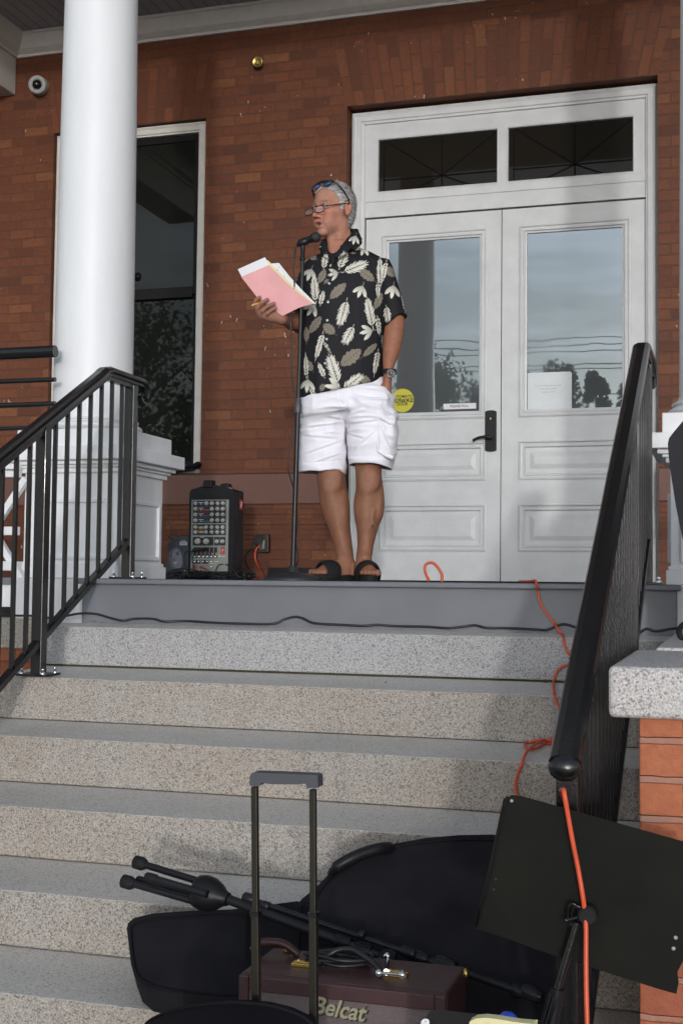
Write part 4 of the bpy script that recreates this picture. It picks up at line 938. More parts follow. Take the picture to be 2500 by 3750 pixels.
# collar band and lapel roll
for a, b in (((1304, 846, .085), (1316, 876, .03)), ((1316, 876, .03), (1288, 902, -.045)), ((1288, 902, -.045), (1246, 918, -.085)), ((1246, 918, -.085), (1222, 948, -.110)),
             ((1186, 886, -.015), (1192, 915, -.060)), ((1192, 915, -.060), (1214, 946, -.108)), ((1304, 846, .085), (1262, 842, .11)), ((1262, 842, .11), (1215, 865, .07)), ((1215, 865, .07), (1186, 886, -.015))):
    S.cap(P(*a), P(*b), .0085, .0085, .008)
    S.cap(P(*a)-Vector((0, 0, .016)), P(*b)-Vector((0, 0, .016)), .008, .008, .010)
def flap(poly, th=.0068, lift=.0):
    pts = [P(*q) for q in poly]; c = sum(pts, Vector())/len(pts)
    for k in range(len(pts)): 
        S.cap(pts[k], pts[(k+1) % len(pts)], th, th, .006); S.cap(pts[k], c, th, th, .008); S.cap((pts[k]+pts[(k+1) % len(pts)])/2, c, th*1.1, th*1.1, .008)
flap([(1298, 850, .03), (1316, 880, -.01), (1308, 912, -.050), (1282, 908, -.080), (1252, 905, -.100)])
flap([(1254, 908, -.105), (1280, 906, -.09), (1262, 925, -.115), (1236, 938, -.125)])
flap([(1183, 884, -.03), (1193, 912, -.075), (1196, 940, -.105), (1184, 934, -.085), (1176, 910, -.05)])
# placket ridge
for a, b in (((1219, 950), (1200, 1100)), ((1200, 1100), (1192, 1250)), ((1192, 1250), (1184, 1432))): S.cap(P(*a, -.128), P(*b, -.131), .006, .006, .012)
V, Qd = S.mesh(); V = relax(V, Qd, 2, .5); nn = normals(V, Qd)
f1 = vnoise(V*np.array([16, 16, 5.0]), 1); f2 = vnoise(V*np.array([34, 34, 12.0])+f1[:, None], 4); f3 = vnoise(V*np.array([8, 8, 3.5]), 8)
low = np.clip((1.45-V[:, 2])/.25, .25, 1)
V = V+nn*((1-np.abs(f1))*.0065+(f2)*.0022+f3*.005)[:, None]*low[:, None]
U_, V_ = project(V)
LV = [('F', 330, 790, 310, 500, 78), ('F', 385, 830, 422, 668, 48), ('F', 660, 455, 935, 345, 95), ('F', 605, 410, 680, 225, 85), ('F', 425, 410, 450, 245, 60), ('T', 590, 465, 470, 500, 0), ('T', 870, 615, 815, 755, 0),
      ('F', 685, 790, 600, 1085, 98), ('F', 985, 1080, 915, 735, 85), ('F', 760, 1085, 655, 1290, 92), ('T', 985, 1130, 835, 1165, 0), ('F', 1045, 1370, 1000, 1650, 52), ('F', 590, 1730, 480, 1395, 112), ('F', 655, 1800, 875, 1630, 92),
      ('T', 610, 1790, 430, 1765, 0), ('F', 412, 1170, 325, 1480, 58), ('F', 430, 1270, 505, 1385, 26), ('T', 240, 1690, 230, 1845, 0), ('F', 330, 1880, 262, 1800, 40), ('T', 285, 420, 235, 560, 0), ('T', 320, 830, 235, 960, 0), ('T', 790, 40, 760, 145, 0),
      ('F', 930, 130, 780, 215, 26), ('T', 880, 150, 935, 270, 0), ('F', 1075, 600, 1065, 275, 62), ('F', 1140, 345, 1085, 600, 44), ('T', 1225, 610, 1200, 765, 0), ('F', 1140, 860, 1165, 1045, 66), ('F', 1225, 275, 1275, 440, 16), ('F', 1355, 890, 1300, 560, 30),
      ('F', 1040, 595, 1050, 750, 40), ('F', 1040, 985, 1065, 1190, 45), ('F', 225, 1650, 215, 1390, 45), ('F', 430, 1660, 360, 1500, 48), ('F', 215, 330, 260, 230, 40), ('F', 105, 560, 120, 470, 24), ('F', 1095, 1200, 1100, 1330, 20), ('F', 240, 200, 400, 165, 20), ('F', 870, 95, 1000, 105, 16),
      ('B', 370, 580, 440, 430, 40), ('B', 498, 760, 675, 590, 52), ('B', 1000, 555, 830, 430, 52), ('B', 1265, 500, 1120, 410, 50), ('B', 262, 1155, 390, 970, 46), ('B', 548, 1165, 420, 1060, 55), ('B', 620, 1530, 848, 1350, 72), ('B', 878, 1425, 1035, 1280, 36), ('B', 225, 1260, 225, 1090, 32), ('B', 295, 1590, 200, 1470, 45),
      ('B', 1010, 880, 1090, 700, 40), ('B', 960, 1725, 820, 1660, 45), ('B', 340, 310, 250, 260, 34), ('B', 1110, 160, 985, 115, 26), ('B', 820, 180, 955, 150, 28), ('B', 395, 1830, 420, 1740, 30), ('B', 735, 240, 800, 235, 14), ('B', 430, 590, 480, 540, 20)]
blk = np.array([.0105, .0105, .0135]); col = np.tile(blk, (len(V), 1))
for (kd, xa, ya, xb, yb, wd) in sorted(LV, key=lambda q: 'BTF'.index(q[0])):
    ua, va, ub, vb = 1050+xa/3.136, 850+ya/3.136, 1050+xb/3.136, 850+yb/3.136; L_ = math.hypot(ub-ua, vb-va); du, dv = (ub-ua)/L_, (vb-va)/L_
    sel = np.where((np.abs(U_-(ua+ub)/2) < L_) & (np.abs(V_-(va+vb)/2) < L_))[0]
    a = (U_[sel]-ua)*du+(V_[sel]-va)*dv; b = -(U_[sel]-ua)*dv+(V_[sel]-va)*du; t = a/L_
    if kd == 'F':
        w2 = wd/3.136*.80; s_ = b/w2; ins = np.zeros(len(sel), bool); nl = int(max(5, L_/11.5))
        for k_ in range(nl):
            t0 = .04+.80*k_/nl; ln = w2*1.42*(math.sin(math.pi*(.18+.72*(k_+.5)/nl))**.6)*(1+.12*math.sin(k_*2.3+ua)); an = math.radians(47-22*k_/nl)
            for sg in (-1, 1):
                ca, sa = math.cos(an*sg), math.sin(an*sg); a0, b0 = a-(t0+.02*(sg > 0))*L_, b; aa = (a0*ca+b0*sa)/ln; bb = -a0*sa+b0*ca
                bb = bb+sg*ln*.10*aa*aa; ins |= (aa > 0) & (aa < 1) & (np.abs(bb) < max(1.6, L_/nl*.27)*np.sin(np.pi*np.clip(aa, 0, 1)**.62)**.8)
        ins |= (t > .72) & (t < 1.06) & (np.abs(b) < 2.2*(1.08-t)/.3)
        c = np.array([.70, .68, .59])[None]*(.82+.25*np.clip(np.abs(s_)[:, None], 0, 1)); rib = (np.abs(b) < 1.1) & (t > 0) & (t < .85); c = np.where(rib[:, None], np.array([.09, .08, .07])[None], c); ins |= (np.abs(b) < 1.2) & (t > -.12) & (t < .1)
    elif kd == 'B':
        w2 = wd/3.136; s_ = b/w2; tt = np.clip(t, .001, .999); W_ = (np.sin(np.pi*tt)**.6)*(1+.10*np.sin(tt*28)); ins = (t > 0) & (t < 1) & (np.abs(s_) < W_)
        c = np.array([.20, .175, .135])[None]*(.85+.45*((tt*7-np.abs(s_)) % 1)[:, None]); rib = np.abs(b) < 1.0; c = np.where(rib[:, None], np.array([.12, .10, .08])[None], c); ins |= (np.abs(b) < 1.0) & (t > -.2) & (t < .1)
    else:
        ins = np.zeros(len(sel), bool); c = np.tile(np.array([.68, .66, .57]), (len(sel), 1))
        for an, ln in ((-.62, .95), (0.02, 1.0), (.62, .92)):
            ca, sa = math.cos(an), math.sin(an); aa = (a*ca+b*sa)/(L_*ln); bb = (-a*sa+b*ca)/(L_*.145)
            W_ = np.where((aa > 0) & (aa < 1), np.sin(np.pi*np.clip(aa, 0, 1)**1.3)**.7, 0); ins |= (np.abs(bb) < W_)
        c = c*(.45+.55*np.clip(t*1.5, 0, 1))[:, None]; ins |= (np.abs(b) < .9) & (t > -.3) & (t < .1)
    col[sel[ins]] = c[ins]
np_mesh('shirt', V, Qd, attr_mat('printed_rayon', .75, 0, .25, 500, .0008, .3), man, col)
bv = BVHTree.FromPolygons([Vector(v) for v in V], [tuple(q) for q in Qd.tolist()])
def onshirt(u, v): return bv.ray_cast(CAMP, ray(u, v).normalized())[0]
for (u, v) in ((1211, 973), (1205, 1038), (1201, 1106), (1198, 1173), (1196, 1242), (1190, 1330)):
    p = onshirt(u, v)
    if p is None: continue
    m = MB(); n_ = (CAMP-p).normalized(); m.lathe(p-n_*.001, [(.0056, 0), (.0056, .0025), (.0046, .0032), (.0016, .0022)], 16, n_); m.build('shirt_button', mat('pale_button', (.42, .46, .50), .3), man)
# --- shorts
Sh = Field((.33, .60, .44), (1.02, 1.27, 1.16), .0036)
PV = [(1355, 1134, 1386, .105, .0), (1385, 1122, 1408, .112, .0), (1415, 1114, 1424, .118, .0), (1455, 1106, 1434, .126, .0), (1500, 1101, 1440, .134, .0), (1520, 1101, 1443, .130, .0)]
L1 = [(1425, 1118, 1250, .10, .005), (1470, 1106, 1262, .118, .005), (1510, 1101, 1268, .120, .005), (1560, 1099, 1264, .108, .005), (1620, 1097, 1268, .100, .005), (1680, 1095, 1270, .096, .005), (1740, 1098, 1264, .094, .005)]
L2 = [(1425, 1270, 1424, .10, -.005), (1470, 1264, 1436, .118, -.008), (1510, 1264, 1443, .120, -.01), (1560, 1270, 1449, .112, -.012), (1620, 1274, 1451, .106, -.014), (1670, 1277, 1446, .100, -.016), (1740, 1277, 1430, .096, -.016)]
c1u, c1v, c2u, c2v = [1080, 1100, 1180, 1240, 1262, 1280], [1722, 1722, 1720, 1713, 1727, 1727], [1270, 1280, 1350, 1400, 1430, 1450], [1698, 1699, 1695, 1704, 1712, 1712]
c1 = (c1u, [P(a_, b_, -.09).z for a_, b_ in zip(c1u, c1v)]); c2 = (c2u, [P(a_, b_, -.09).z for a_, b_ in zip(c2u, c2v)])
Sh.loft(PV, .015, sq=2.3); Sh.loft(L1, .03, cut=c1, sq=2.2); Sh.loft(L2, .03, cut=c2, sq=2.2)
Sh.ell(P(1424, 1600, -.03), (.034, .075, .085), (RH, FH, Vector((0, 0, 1))), .02)           # bulging cargo pocket
Sh.cap(P(1372, 1502, -.110), P(1438, 1545, -.088), .0065, .0065, .006); Sh.cap(P(1372, 1512, -.112), P(1440, 1553, -.09), .005, .005, .006)
Sh.cap(P(1386, 1655, -.108), P(1434, 1676, -.088), .006, .006, .006); Sh.cap(P(1378, 1510, -.112), P(1384, 1650, -.110), .0035, .0035, .005)
Sh.cap(P(1110, 1505, -.07), P(1106, 1680, -.07), .0045, .0045, .006); Sh.cap(P(1236, 1425, -.128), P(1246, 1500, -.118), .004, .004, .01)
hollow_cut(Sh, L1, c1[0], c1[1], .055, -.009); hollow_cut(Sh, L2, c2[0], c2[1], .055, -.009)
Sh.put((.33, .6, .44), (1.02, 1.27, 1.0), lambda x, y, z: np.maximum(np.abs((x-CAMP.x)*RH.x+(y-CAMP.y)*RH.y-((P(1270, 1600)-CAMP).dot(RH)))-.0035, z-P(1, 1512, 0).z)+0*y, .006, 'sub')
V, Qd = Sh.mesh(); V = relax(V, Qd, 2, .5); nn = normals(V, Qd)
w1 = vnoise(V*np.array([7, 7, 28.])+vnoise(V*6, 2)[:, None]*1.2, 9); w2 = vnoise(V*np.array([20, 20, 9.]), 6); w3 = vnoise(V*np.array([12., 12, 44]), 12)
cr_ = np.exp(-((V[:, 2]-P(1, 1530).z)/.10)**2)
tz_ = np.clip((P(1270, 1395).z-V[:, 2])/.10, 0, 1)
V = V+nn*(((1-np.abs(w1)*1.9)*.0100*(.40+cr_)+(1-np.abs(w2))*.0065-.004+w3*.0028)*tz_)[:, None]
U_, V_ = project(V); front = np.clip(-nn[:, 1], 0, 1)
for uu, vv in ((c1u, c1v), (c2u, c2v)):
    m_ = (U_ > uu[0]) & (U_ < uu[-1]-(8 if uu is c1u else 0)); hv_ = np.interp(U_, uu, vv)-28; V = V-nn*(m_*.0022*np.exp(-((V_-hv_)/2.2)**2))[:, None]
seam = np.interp(V_, [1425, 1470, 1510], [1238, 1250, 1264]); V = V-nn*((V_ < 1512)*front*.0035*np.exp(-((U_-seam)/2.2)**2))[:, None]
for (ua, va, ub, vb, w_, am_) in ((1130, 1560, 1250, 1545, 4, .005), (1120, 1590, 1240, 1600, 5, .004), (1125, 1655, 1245, 1612, 4, .004), (1280, 1548, 1380, 1535, 4, .005), (1275, 1585, 1330, 1600, 4, .004), (1300, 1640, 1370, 1575, 4, .003), (1262, 1520, 1330, 1500, 5, .005), (1255, 1530, 1190, 1515, 5, .005), (1150, 1690, 1240, 1660, 4, .003), (1395, 1560, 1432, 1640, 4, .004)):
    L_ = math.hypot(ub-ua, vb-va); a_ = ((U_-ua)*(ub-ua)+(V_-va)*(vb-va))/L_; b_ = (-(U_-ua)*(vb-va)+(V_-va)*(ub-ua))/L_; e_ = np.exp(-(np.clip(np.abs(a_/L_-.5)-.4, 0, 9)*8)**2)
    V = V+nn*(front*e_*am_*(np.exp(-(b_/w_)**2)-.8*np.exp(-((b_-w_*1.9)/w_)**2)))[:, None]
np_mesh('shorts', V, Qd, mat('white_cotton', (.80, .79, .84), .85, var=.03, bump=.4, bscale=420, bdist=.0006, spec=.2), man)
# --- sandals
for (Q, fdir, nm) in ((Q2, FT2, 0), (Q1, FT1, 1)):
    sd = (Q(0, 1, 0)-Q(0, 0, 0)); m = MB(); out = []
    for k in range(36):
        a = 2*math.pi*k/36; f = .088+.128*math.cos(a); l = (.046+.006*math.cos(a))*math.sin(a); out.append(Q(f, l+.004, .003))
    m.prism(out, (0, 0, -.023), sm=True)
    so = m.build('sandal', M['rubber'], man, bevel=.004)
    F3 = Field(tuple(np.minimum(np.array(Q(.05, -.07, -.03)), np.array(Q(.22, .07, .12)))-.06), tuple(np.maximum(np.array(Q(.05, -.07, -.03)), np.array(Q(.22, .07, .12)))+.06), .003)
    A = (fdir, sd, Vector((0, 0, 1)))
    F3.ell(Q(.125, .004, .008), (.085, .058, .062), A, .001)
    o_ = np.array(Q(0, 0, 0)); fv = np.array(fdir)
    def slabf(x, y, z):
        f = (x-o_[0])*fv[0]+(y-o_[1])*fv[1]+(z-o_[2])*fv[2]; return np.maximum(np.maximum(f-(.168-.35*np.abs(z-.05)*0), (.088)-f), -(z-.004))
    g = slabf(F3.ax[0][:, None, None], F3.ax[1][None, :, None], F3.ax[2][None, None, :]); F3.F = np.maximum(F3.F, g)
    F3.ell(Q(.13, .004, .004), (.12, .051, .050), A, .001, 'sub')
    v_, q_ = F3.mesh(); v_ = relax(v_, q_, 2, .5); np_mesh('sandal_strap', v_, q_, M['rubber'], so)
# --- watch, glasses, sunglasses
wc = P(1424, 1362, -.02); m = MB(); wa = (P(1424, 1400, -.02)-P(1426, 1330, -.02)).normalized()
m.lathe(wc-wa*.011, [(.030, 0), (.033, .002), (.033, .020), (.030, .022)], 28, wa); wt = m.build('wristwatch', M['rubber'], man)
wf_ = P(1431, 1367, -.058); g = (CAMP-wf_).normalized(); m = MB(); m.lathe(wf_, [(.0175, -.010), (.019, -.002), (.019, .003), (.016, .005)], 28, g); m.build('watch_case', M['chrome'], wt)
m = MB(); m.lathe(wf_, [(.0155, .0052), (.0155, .0058)], 28, g); m.build('watch_dial', M['ink'], wt)
m = MB()
rg_ = Vector((0, 0, 1)).cross(g).normalized(); ug_ = g.cross(rg_)
for k in range(12):
    a = k*math.pi/6; m.beam(wf_+g*.0062+(rg_*math.cos(a)+ug_*math.sin(a))*.011, wf_+g*.0062+(rg_*math.cos(a)+ug_*math.sin(a))*.0135, .0012, .0004, g)
m.beam(wf_+g*.0062, wf_+g*.0062+ug_*.008, .001, .0004, g); m.beam(wf_+g*.0062, wf_+g*.0062+rg_*.010, .001, .0004, g); m.build('watch_marks', M['paper'], wt)
m = MB(); GF = .1235; gz_ = -.014; lens = []
def gl(l, z): return H(GF-.16*l*l*8+.0-.0*z, l, gz_+z)
for s in (-1, 1):
    pts = [gl(s*(.0335+.0250*c_[0]), .0145*c_[1]) for c_ in [(math.copysign(abs(math.cos(a))**.45, math.cos(a)), math.copysign(abs(math.sin(a))**.55, math.sin(a))) for a in [2*math.pi*k/24 for k in range(24)]]]
    m.tube(pts+[pts[0], pts[1]], .0025, 6, cap=False)
    lens.append(pts)
    m.tube([gl(s*.056, .010), H(.085, s*.068, .004), H(.04, s*.080, .016), H(-.005, s*.085, .026), H(-.022, s*.084, .016)], .0025, 6)
m.tube([gl(-.010, .004), H(GF+.003, 0, gz_+.007), gl(.010, .004)], .0020, 6)
sp = m.build('reading_glasses', mat('burgundy_frame', (.055, .010, .016), .3), man)
m = MB()
for pts in lens: m.add(pts, [tuple(range(len(pts)))], 0)
lt = NT('lens'); lt.b.inputs['Base Color'].default_value = (.9, .9, .92, 1); lt.b.inputs['Alpha'].default_value = .10; lt.b.inputs['Roughness'].default_value = .05; m.build('lens', lt.m, sp)
m = MB()
T_AX = ((HF*.45+HU*.89).normalized(), HL, (HF*.89-HU*.45).normalized())
def arc(l): return H(.074-.55*abs(l)**1.0*.35-.0, l, .124-2.2*l*l)
pts = [arc(-.068+.136*k/16) for k in range(17)]; m.tube(pts, .0062, 8)
for s in (-1, 1):
    m.tube([arc(s*.066), H(.052, s*.078, .106), H(.022, s*.091, .072), H(-.004, s*.094, .042), H(-.012, s*.090, .024)], [.005, .0045, .0035, .003, .0025], 8)
sg = m.build('sunglasses', M['iron'], man)
m = MB()
for s in (-1, 1): m.sph(H(.073, s*.034, .112), (.021, .026, .006), 16, 0, (HF*.75-HU*.66, HL, HF*.66+HU*.75))
ml = NT('mirror_lens'); ml.b.inputs['Base Color'].default_value = (.10, .16, .34, 1); ml.b.inputs['Metallic'].default_value = .7; ml.b.inputs['Roughness'].default_value = .15; m.build('sunglass_lens', ml.m, sg)

# ================================================================ papers, pencil, microphone
FD = YM+HD-.004
def F_(u, v, d=0): return at(u, v, FD+d)
fo = thing('paper_folder', 'pink folder with white and yellow sheets held open by the man', 'folder', tuple(F_(1000, 1060)))
m = MB(); m.prism([F_(u, v, 0) for u, v in ((883, 1014), (985, 970.5), (1040, 1026), (1072, 1055), (1106, 1084), (1146, 1112), (1092, 1128), (1035, 1157), (1000, 1135), (939.5, 1086))], (0, .0012, 0)); m.build('pink_cover', M['pink'], fo)
m = MB(); m.prism([F_(u, v, .004) for u, v in ((980, 952), (1030, 1005), (1100, 1070), (1152, 1113), (1000, 1100), (930, 1010))], (0, .001, 0)); m.build('yellow_sheet', M['yellow'], fo)
m = MB(); m.prism([F_(u, v, .002) for u, v in ((870.6, 986), (970, 942), (990, 975), (1010, 1010), (900, 1035), (884, 1012))], (0, .0008, 0)); m.prism([F_(u, v, .007) for u, v in ((992, 965), (1021, 963), (1060, 1012), (1100, 1056), (1156, 1112), (1100, 1110), (1000, 1040))], (0, .001, 0)); m.build('white_sheet', M['paper'], fo)
m = MB()
for (a, b) in (((1012, 985), (1019, 989)), ((1015, 992), (1021, 990)), ((1022, 998), (1028, 1003)), ((1035, 1010), (1045, 1020)), ((1038, 1008), (1043, 1018)), ((1018, 975), (1026, 981))): m.beam(F_(*a, .0065), F_(*b, .0065), .0012, .0005, (0, 1, 0))
m.build('handwriting', mat('blue_grey_ink', (.2, .2, .26), .6), fo)
m = MB(); a, b = P(927, 1117, HD-.03), P(962, 1106, HD-.012); m.tube([a, b], .0042, 6, 0, sm=False); m.tube([a, a+(a-b).normalized()*.008], [.0042, .001], 6, 1)
tag(m.build('pencil', [M['pencil'], M['paper']], None), 'short yellow pencil held between the man\'s fingers', 'pencil')
SY_ = YM-.24
def Sd(u, v, d=0): return at(u, v, SY_+d)
ms = thing('microphone_stand', 'straight black microphone stand with round base in front of the man', 'mic stand', tuple(Sd(1068, 2128)))
bc = Sd(1072, 2128); bc.z = .0015; br = 108*(bc-CAMP).dot(CF)/FPX
m = MB(); m.lathe(bc, [(br, 0), (br, .008), (br*.94, .014), (br*.78, .022), (br*.5, .030), (br*.2, .035), (.022, .038), (.020, .06), (.012, .065)], 56); m.build('base', mat('cast_iron', (.022, .023, .026), .5, bump=.4, bscale=60), ms)
tp = Sd(1109, 905); j1 = Sd(1090, 1450); m = MB()
m.tube([bc+Vector((0, 0, .05)), bc.lerp(tp, .52)], .0115, 14); m.tube([bc.lerp(tp, .52), tp], .0088, 14); m.build('pole', M['stand_black'], ms)
q = bc.lerp(tp, .515); m = MB(); d_ = (tp-bc).normalized(); m.lathe(q, [(.016, -.025), (.0175, -.02), (.0175, .015), (.014, .022), (.012, .04)], 18, d_); m.build('clutch', mat('grey_clutch', (.06, .06, .065), .45), ms)
q = Sd(1107, 953); m = MB(); m.lathe(tp, [(.010, -.06), (.013, -.055), (.013, -.05), (.010, -.045), (.0105, .0), (.009, .02)], 14, d_); m.tube([tp, Sd(1110, 893)], .008, 10)
c0, c1_ = Sd(1096, 893), Sd(1128, 880); cd = (c1_-c0).normalized(); m.lathe(c0, [(.0155, 0), (.0175, .003), (.0175, .036), (.0155, .038)], 18, cd); m.build('microphone_clip', M['stand_black'], ms)
mc = thing('microphone', 'black vocal microphone with round grille at the man\'s mouth', 'microphone', tuple(c0))
a, b = Sd(1088, 896, .0), Sd(1140, 875, .0); md = (b-a).normalized(); L_ = (b-a).length
m = MB(); m.lathe(a, [(.008, 0), (.0105, .004), (.012, .02), (.0145, L_*.8), (.0165, L_), (.019, L_+.006)], 20, md); m.build('mic_body', M['plastic'], mc)
gc = Sd(1156, 869); m = MB(); m.sph(gc, .0225, 24, 0, (md.orthogonal().normalized(), md.cross(md.orthogonal().normalized()), md)); m.lathe(gc, [(.0228, -.004), (.0235, 0), (.0228, .004)], 24, md); m.build('mic_grille', mat('black_mesh', (.02, .02, .022), .5, bump=1.0, bscale=700, bdist=.002), mc)
pts = [Sd(1090, 897), Sd(1083, 905), Sd(1078, 935, -.01), Sd(1075, 990, -.01), Sd(1078, 1050, -.012), Sd(1070, 1120, -.012), Sd(1065, 1190), Sd(1069, 1260), Sd(1066, 1330, .0), Sd(1070, 1400, .01), Sd(1082, 1450, .02), Sd(1088, 1500, .02), Sd(1076, 1580, .02), Sd(1062, 1640, .01), Sd(1055, 1690, 0), Sd(1060, 1740, .01), Sd(1078, 1800, .03), Sd(1088, 1900, .03), Sd(1083, 1985, .03), Sd(1092, 2035, .04), Sd(1085, 2070, .05), Sd(1078, 2100, .12)]
m = MB(); m.tube(smooth_path(pts, 6), .0036, 8); tag(m.build('microphone_cable', M['cord_black'], None), 'black cable hanging down beside the microphone pole', 'cable')
# ================================================================ THINGS ON THE PORCH
def on_stairs(u, v, off=.006):
    """nearest hit of the photo ray with deck, fascia or stairs, lifted towards the camera by off"""
    d = ray(u, v); best = None
    for i in range(9):
        yf = YN-i*T_; zt = Z1-i*R_
        p = at(u, v, yf)
        if zt-R_ <= p.z <= zt+.001: c_ = (p, Vector((0, -1, 0)))
        else:
            t = (zt+DR/T_*0-CAMP.z)/d.z if abs(d.z) > 1e-6 else -1; sl = DR/T_
            t = (zt+sl*(CAMP.y-yf)-CAMP.z)/(d.z-sl*d.y) if abs(d.z-sl*d.y) > 1e-9 else -1
            p = CAMP+d*t
            if not (t > 0 and yf-.002 <= p.y <= yf+T_+.002): continue
            c_ = (p, Vector((0, 0, 1)))
        k = (c_[0]-CAMP).length
        if best is None or k < best[0]: best = (k, c_)
    p = at(u, v, 0.0)
    if Z1 < p.z < 0 and (best is None or (p-CAMP).length < best[0]): best = (0, (p, Vector((0, -1, 0))))
    if best is None: return at(u, v, .02)
    return best[1][0]+best[1][1]*off
# ---- powered mixer speaker
yP = 2.62
def Q(u, v, d=0): return at(u, v, yP+d)
pa = thing('mixer_speaker', 'black speaker case with knobbed grey mixer panel standing on the porch', 'speaker', (Q(770, 2125).x, yP+.1, 0))
xa, xb = Q(691, 2000).x, Q(853, 2000).x; zt = Q(770, 1790).z; D_ = .10
sh = [(xa, .004), (xb, .004), (xb, zt-.02), (xb-.015, zt-.002), (xb-.05, zt+.008), ((xa+xb)/2+.03, zt+.022), ((xa+xb)/2-.05, zt+.022), (xa+.045, zt+.006), (xa+.012, zt-.002), (xa, zt-.02)]
m = MB(); m.prism([(x, yP, z) for x, z in sh], (0, D_, 0)); m.build('case', M['plastic'], pa, bevel=.008, seg=3)
m = MB(); m.box(xa+.02, xb+.004, yP+.055, yP+.165, .004, zt-.005); m.build('rear_case', M['plastic'], pa, bevel=.015, seg=3)
m = MB(); a = Q(765, 1785); b = Q(800, 1778)
m.hull8([(Q(742, 1782).x, yP-.01, zt+.005), (Q(776, 1785).x, yP-.01, zt+.005), (Q(742, 1782).x, yP+.05, zt+.005), (Q(776, 1785).x, yP+.05, zt+.005), (Q(748, 1754).x, yP-.01, zt+.052), (Q(779, 1754).x, yP-.01, zt+.052), (Q(748, 1754).x, yP+.05, zt+.052), (Q(779, 1754).x, yP+.05, zt+.052)])
m.hull8([(Q(800, 1782).x, yP+.03, zt+.005), (Q(832, 1785).x, yP+.03, zt-.005), (Q(800, 1782).x, yP+.10, zt+.005), (Q(832, 1785).x, yP+.10, zt-.005), (Q(800, 1768).x, yP+.03, zt+.032), (Q(825, 1766).x, yP+.03, zt+.036), (Q(800, 1768).x, yP+.10, zt+.032), (Q(825, 1766).x, yP+.10, zt+.036)])
m.build('carry_handle', M['plastic'], pa, bevel=.004)
m = MB(); m.tube(smooth_path([Q(835, 1788, .02), Q(845, 1788, .03), Q(855, 1797, .03), Q(857, 1810, .03)]), .003, 8); m.build('handle_trim', M['grey_metal'], pa)
z_ = lambda X_, Y_, d=-.004: Q(550+X_/3.484, 1720+Y_/3.484, d)
def rect(mb, X0, Y0, X1, Y1, d0, d1, mi=0):
    a, b = z_(X0, Y0), z_(X1, Y1); mb.box(a.x, b.x, yP+d1, yP+d0, b.z, a.z, mi)
m = MB(); rect(m, 530, 385, 988, 1298, .001, -.004); pn = m.build('mixer_panel', mat('grey_panel', (.25, .28, .25), .45, .2, var=.03), pa, bevel=.001)
m = MB()
for (x0_, y0_, x1_, y1_) in ((545, 397, 965, 466), (545, 471, 965, 538), (545, 542, 965, 608), (545, 612, 965, 680), (545, 698, 965, 764), (545, 768, 965, 834), (545, 858, 808, 968), (820, 858, 886, 968), (892, 858, 960, 968)): rect(m, x0_, y0_, x1_, y1_, -.0035, -.0052)
for k in range(6): X_ = 556+52*k; rect(m, X_, 990, X_+40, 1122, -.0035, -.0052)
for X_ in (558, 658): rect(m, X_, 1155, X_+85, 1200, -.0035, -.0052)
m.build('channel_strip', M['ink'], pn)
for (y0_, c, nm) in ((440, (.02, .05, .25), 'blue_stripe'), (513, (.5, .06, .04), 'red_stripe'), (585, (.25, .04, .25), 'purple_stripe'), (657, (.02, .22, .32), 'teal_stripe'), (744, (.6, .40, .04), 'yellow_stripe'), (786, (.6, .40, .04), 'yellow_stripe')):
    m = MB(); rect(m, 612, y0_-4, 690 if y0_ in (440, 744, 786) else 762, y0_+5, -.0052, -.0058); m.build(nm, mat(nm, c, .5), pn)
m = MB()
for Y_ in (420, 492, 564, 637, 730, 804): rect(m, 622, Y_-3, 682, Y_+3, -.0052, -.0056)
for Y_ in (437, 513, 585, 657, 744, 786): rect(m, 646, Y_-6, 656, Y_+6, -.0058, -.0062)
rect(m, 640, 858, 690, 864, -.0052, -.0056); rect(m, 900, 1104, 960, 1110, -.004, -.0046); rect(m, 820, 1166, 870, 1172, -.004, -.0046); rect(m, 755, 1196, 812, 1202, -.004, -.0046)
m.build('panel_lettering', M['paper'], pn)
kn = None
KN = [(583, 430, 28), (724, 430, 28), (793, 430, 28), (865, 430, 28), (932, 430, 28)]
for Y_ in (501, 573, 646): KN += [(583, Y_, 28), (793, Y_, 28), (862, Y_, 28), (931, Y_, 28)]
for Y_ in (735, 798): KN += [(583, Y_, 27), (719, Y_, 27), (789, Y_, 27), (860, Y_, 27), (928, Y_, 27)]
KN += [(610, 915, 43), (718, 915, 43), (853, 915, 29), (925, 915, 29)]
kmat = mat('knob_grey', (.48, .48, .46), .35)
for (X_, Y_, r_) in KN:
    c = z_(X_, Y_, -.005); r = r_/3.484*.00152; m = MB(); m.lathe((c.x, yP-.005, c.z), [(r, 0), (r*.96, .006), (r*.86, .013), (r*.6, .0145)], 20, (0, -1, 0))
    m.beam((c.x, yP-.0198, c.z), (c.x+r*.5*math.sin(X_), yP-.0198, c.z-r*.9), r*.14, .001, (0, 1, 0), 1); m.build('knob', [kmat, M['ink']], pn)
for k in range(6):
    c = z_(576+52*k, 1108); m = MB(); m.lathe((c.x, yP-.005, c.z), [(.006, 0), (.006, .003), (.0035, .003), (.0035, .001)], 14, (0, -1, 0)); m.build('jack_socket', M['chrome'], pn)
    if k in (0, 3): cc = M['blue']
    elif k < 3: cc = M['red']
    else: cc = bpy.data.materials['yellow_stripe']
    c = z_(586+52*k, 1072); m = MB(); m.box(c.x-.0035, c.x+.0035, yP-.0062, yP-.0052, c.z-.009 if k > 3 else c.z-.004, c.z+.006); m.build('channel_marker', cc, pn)
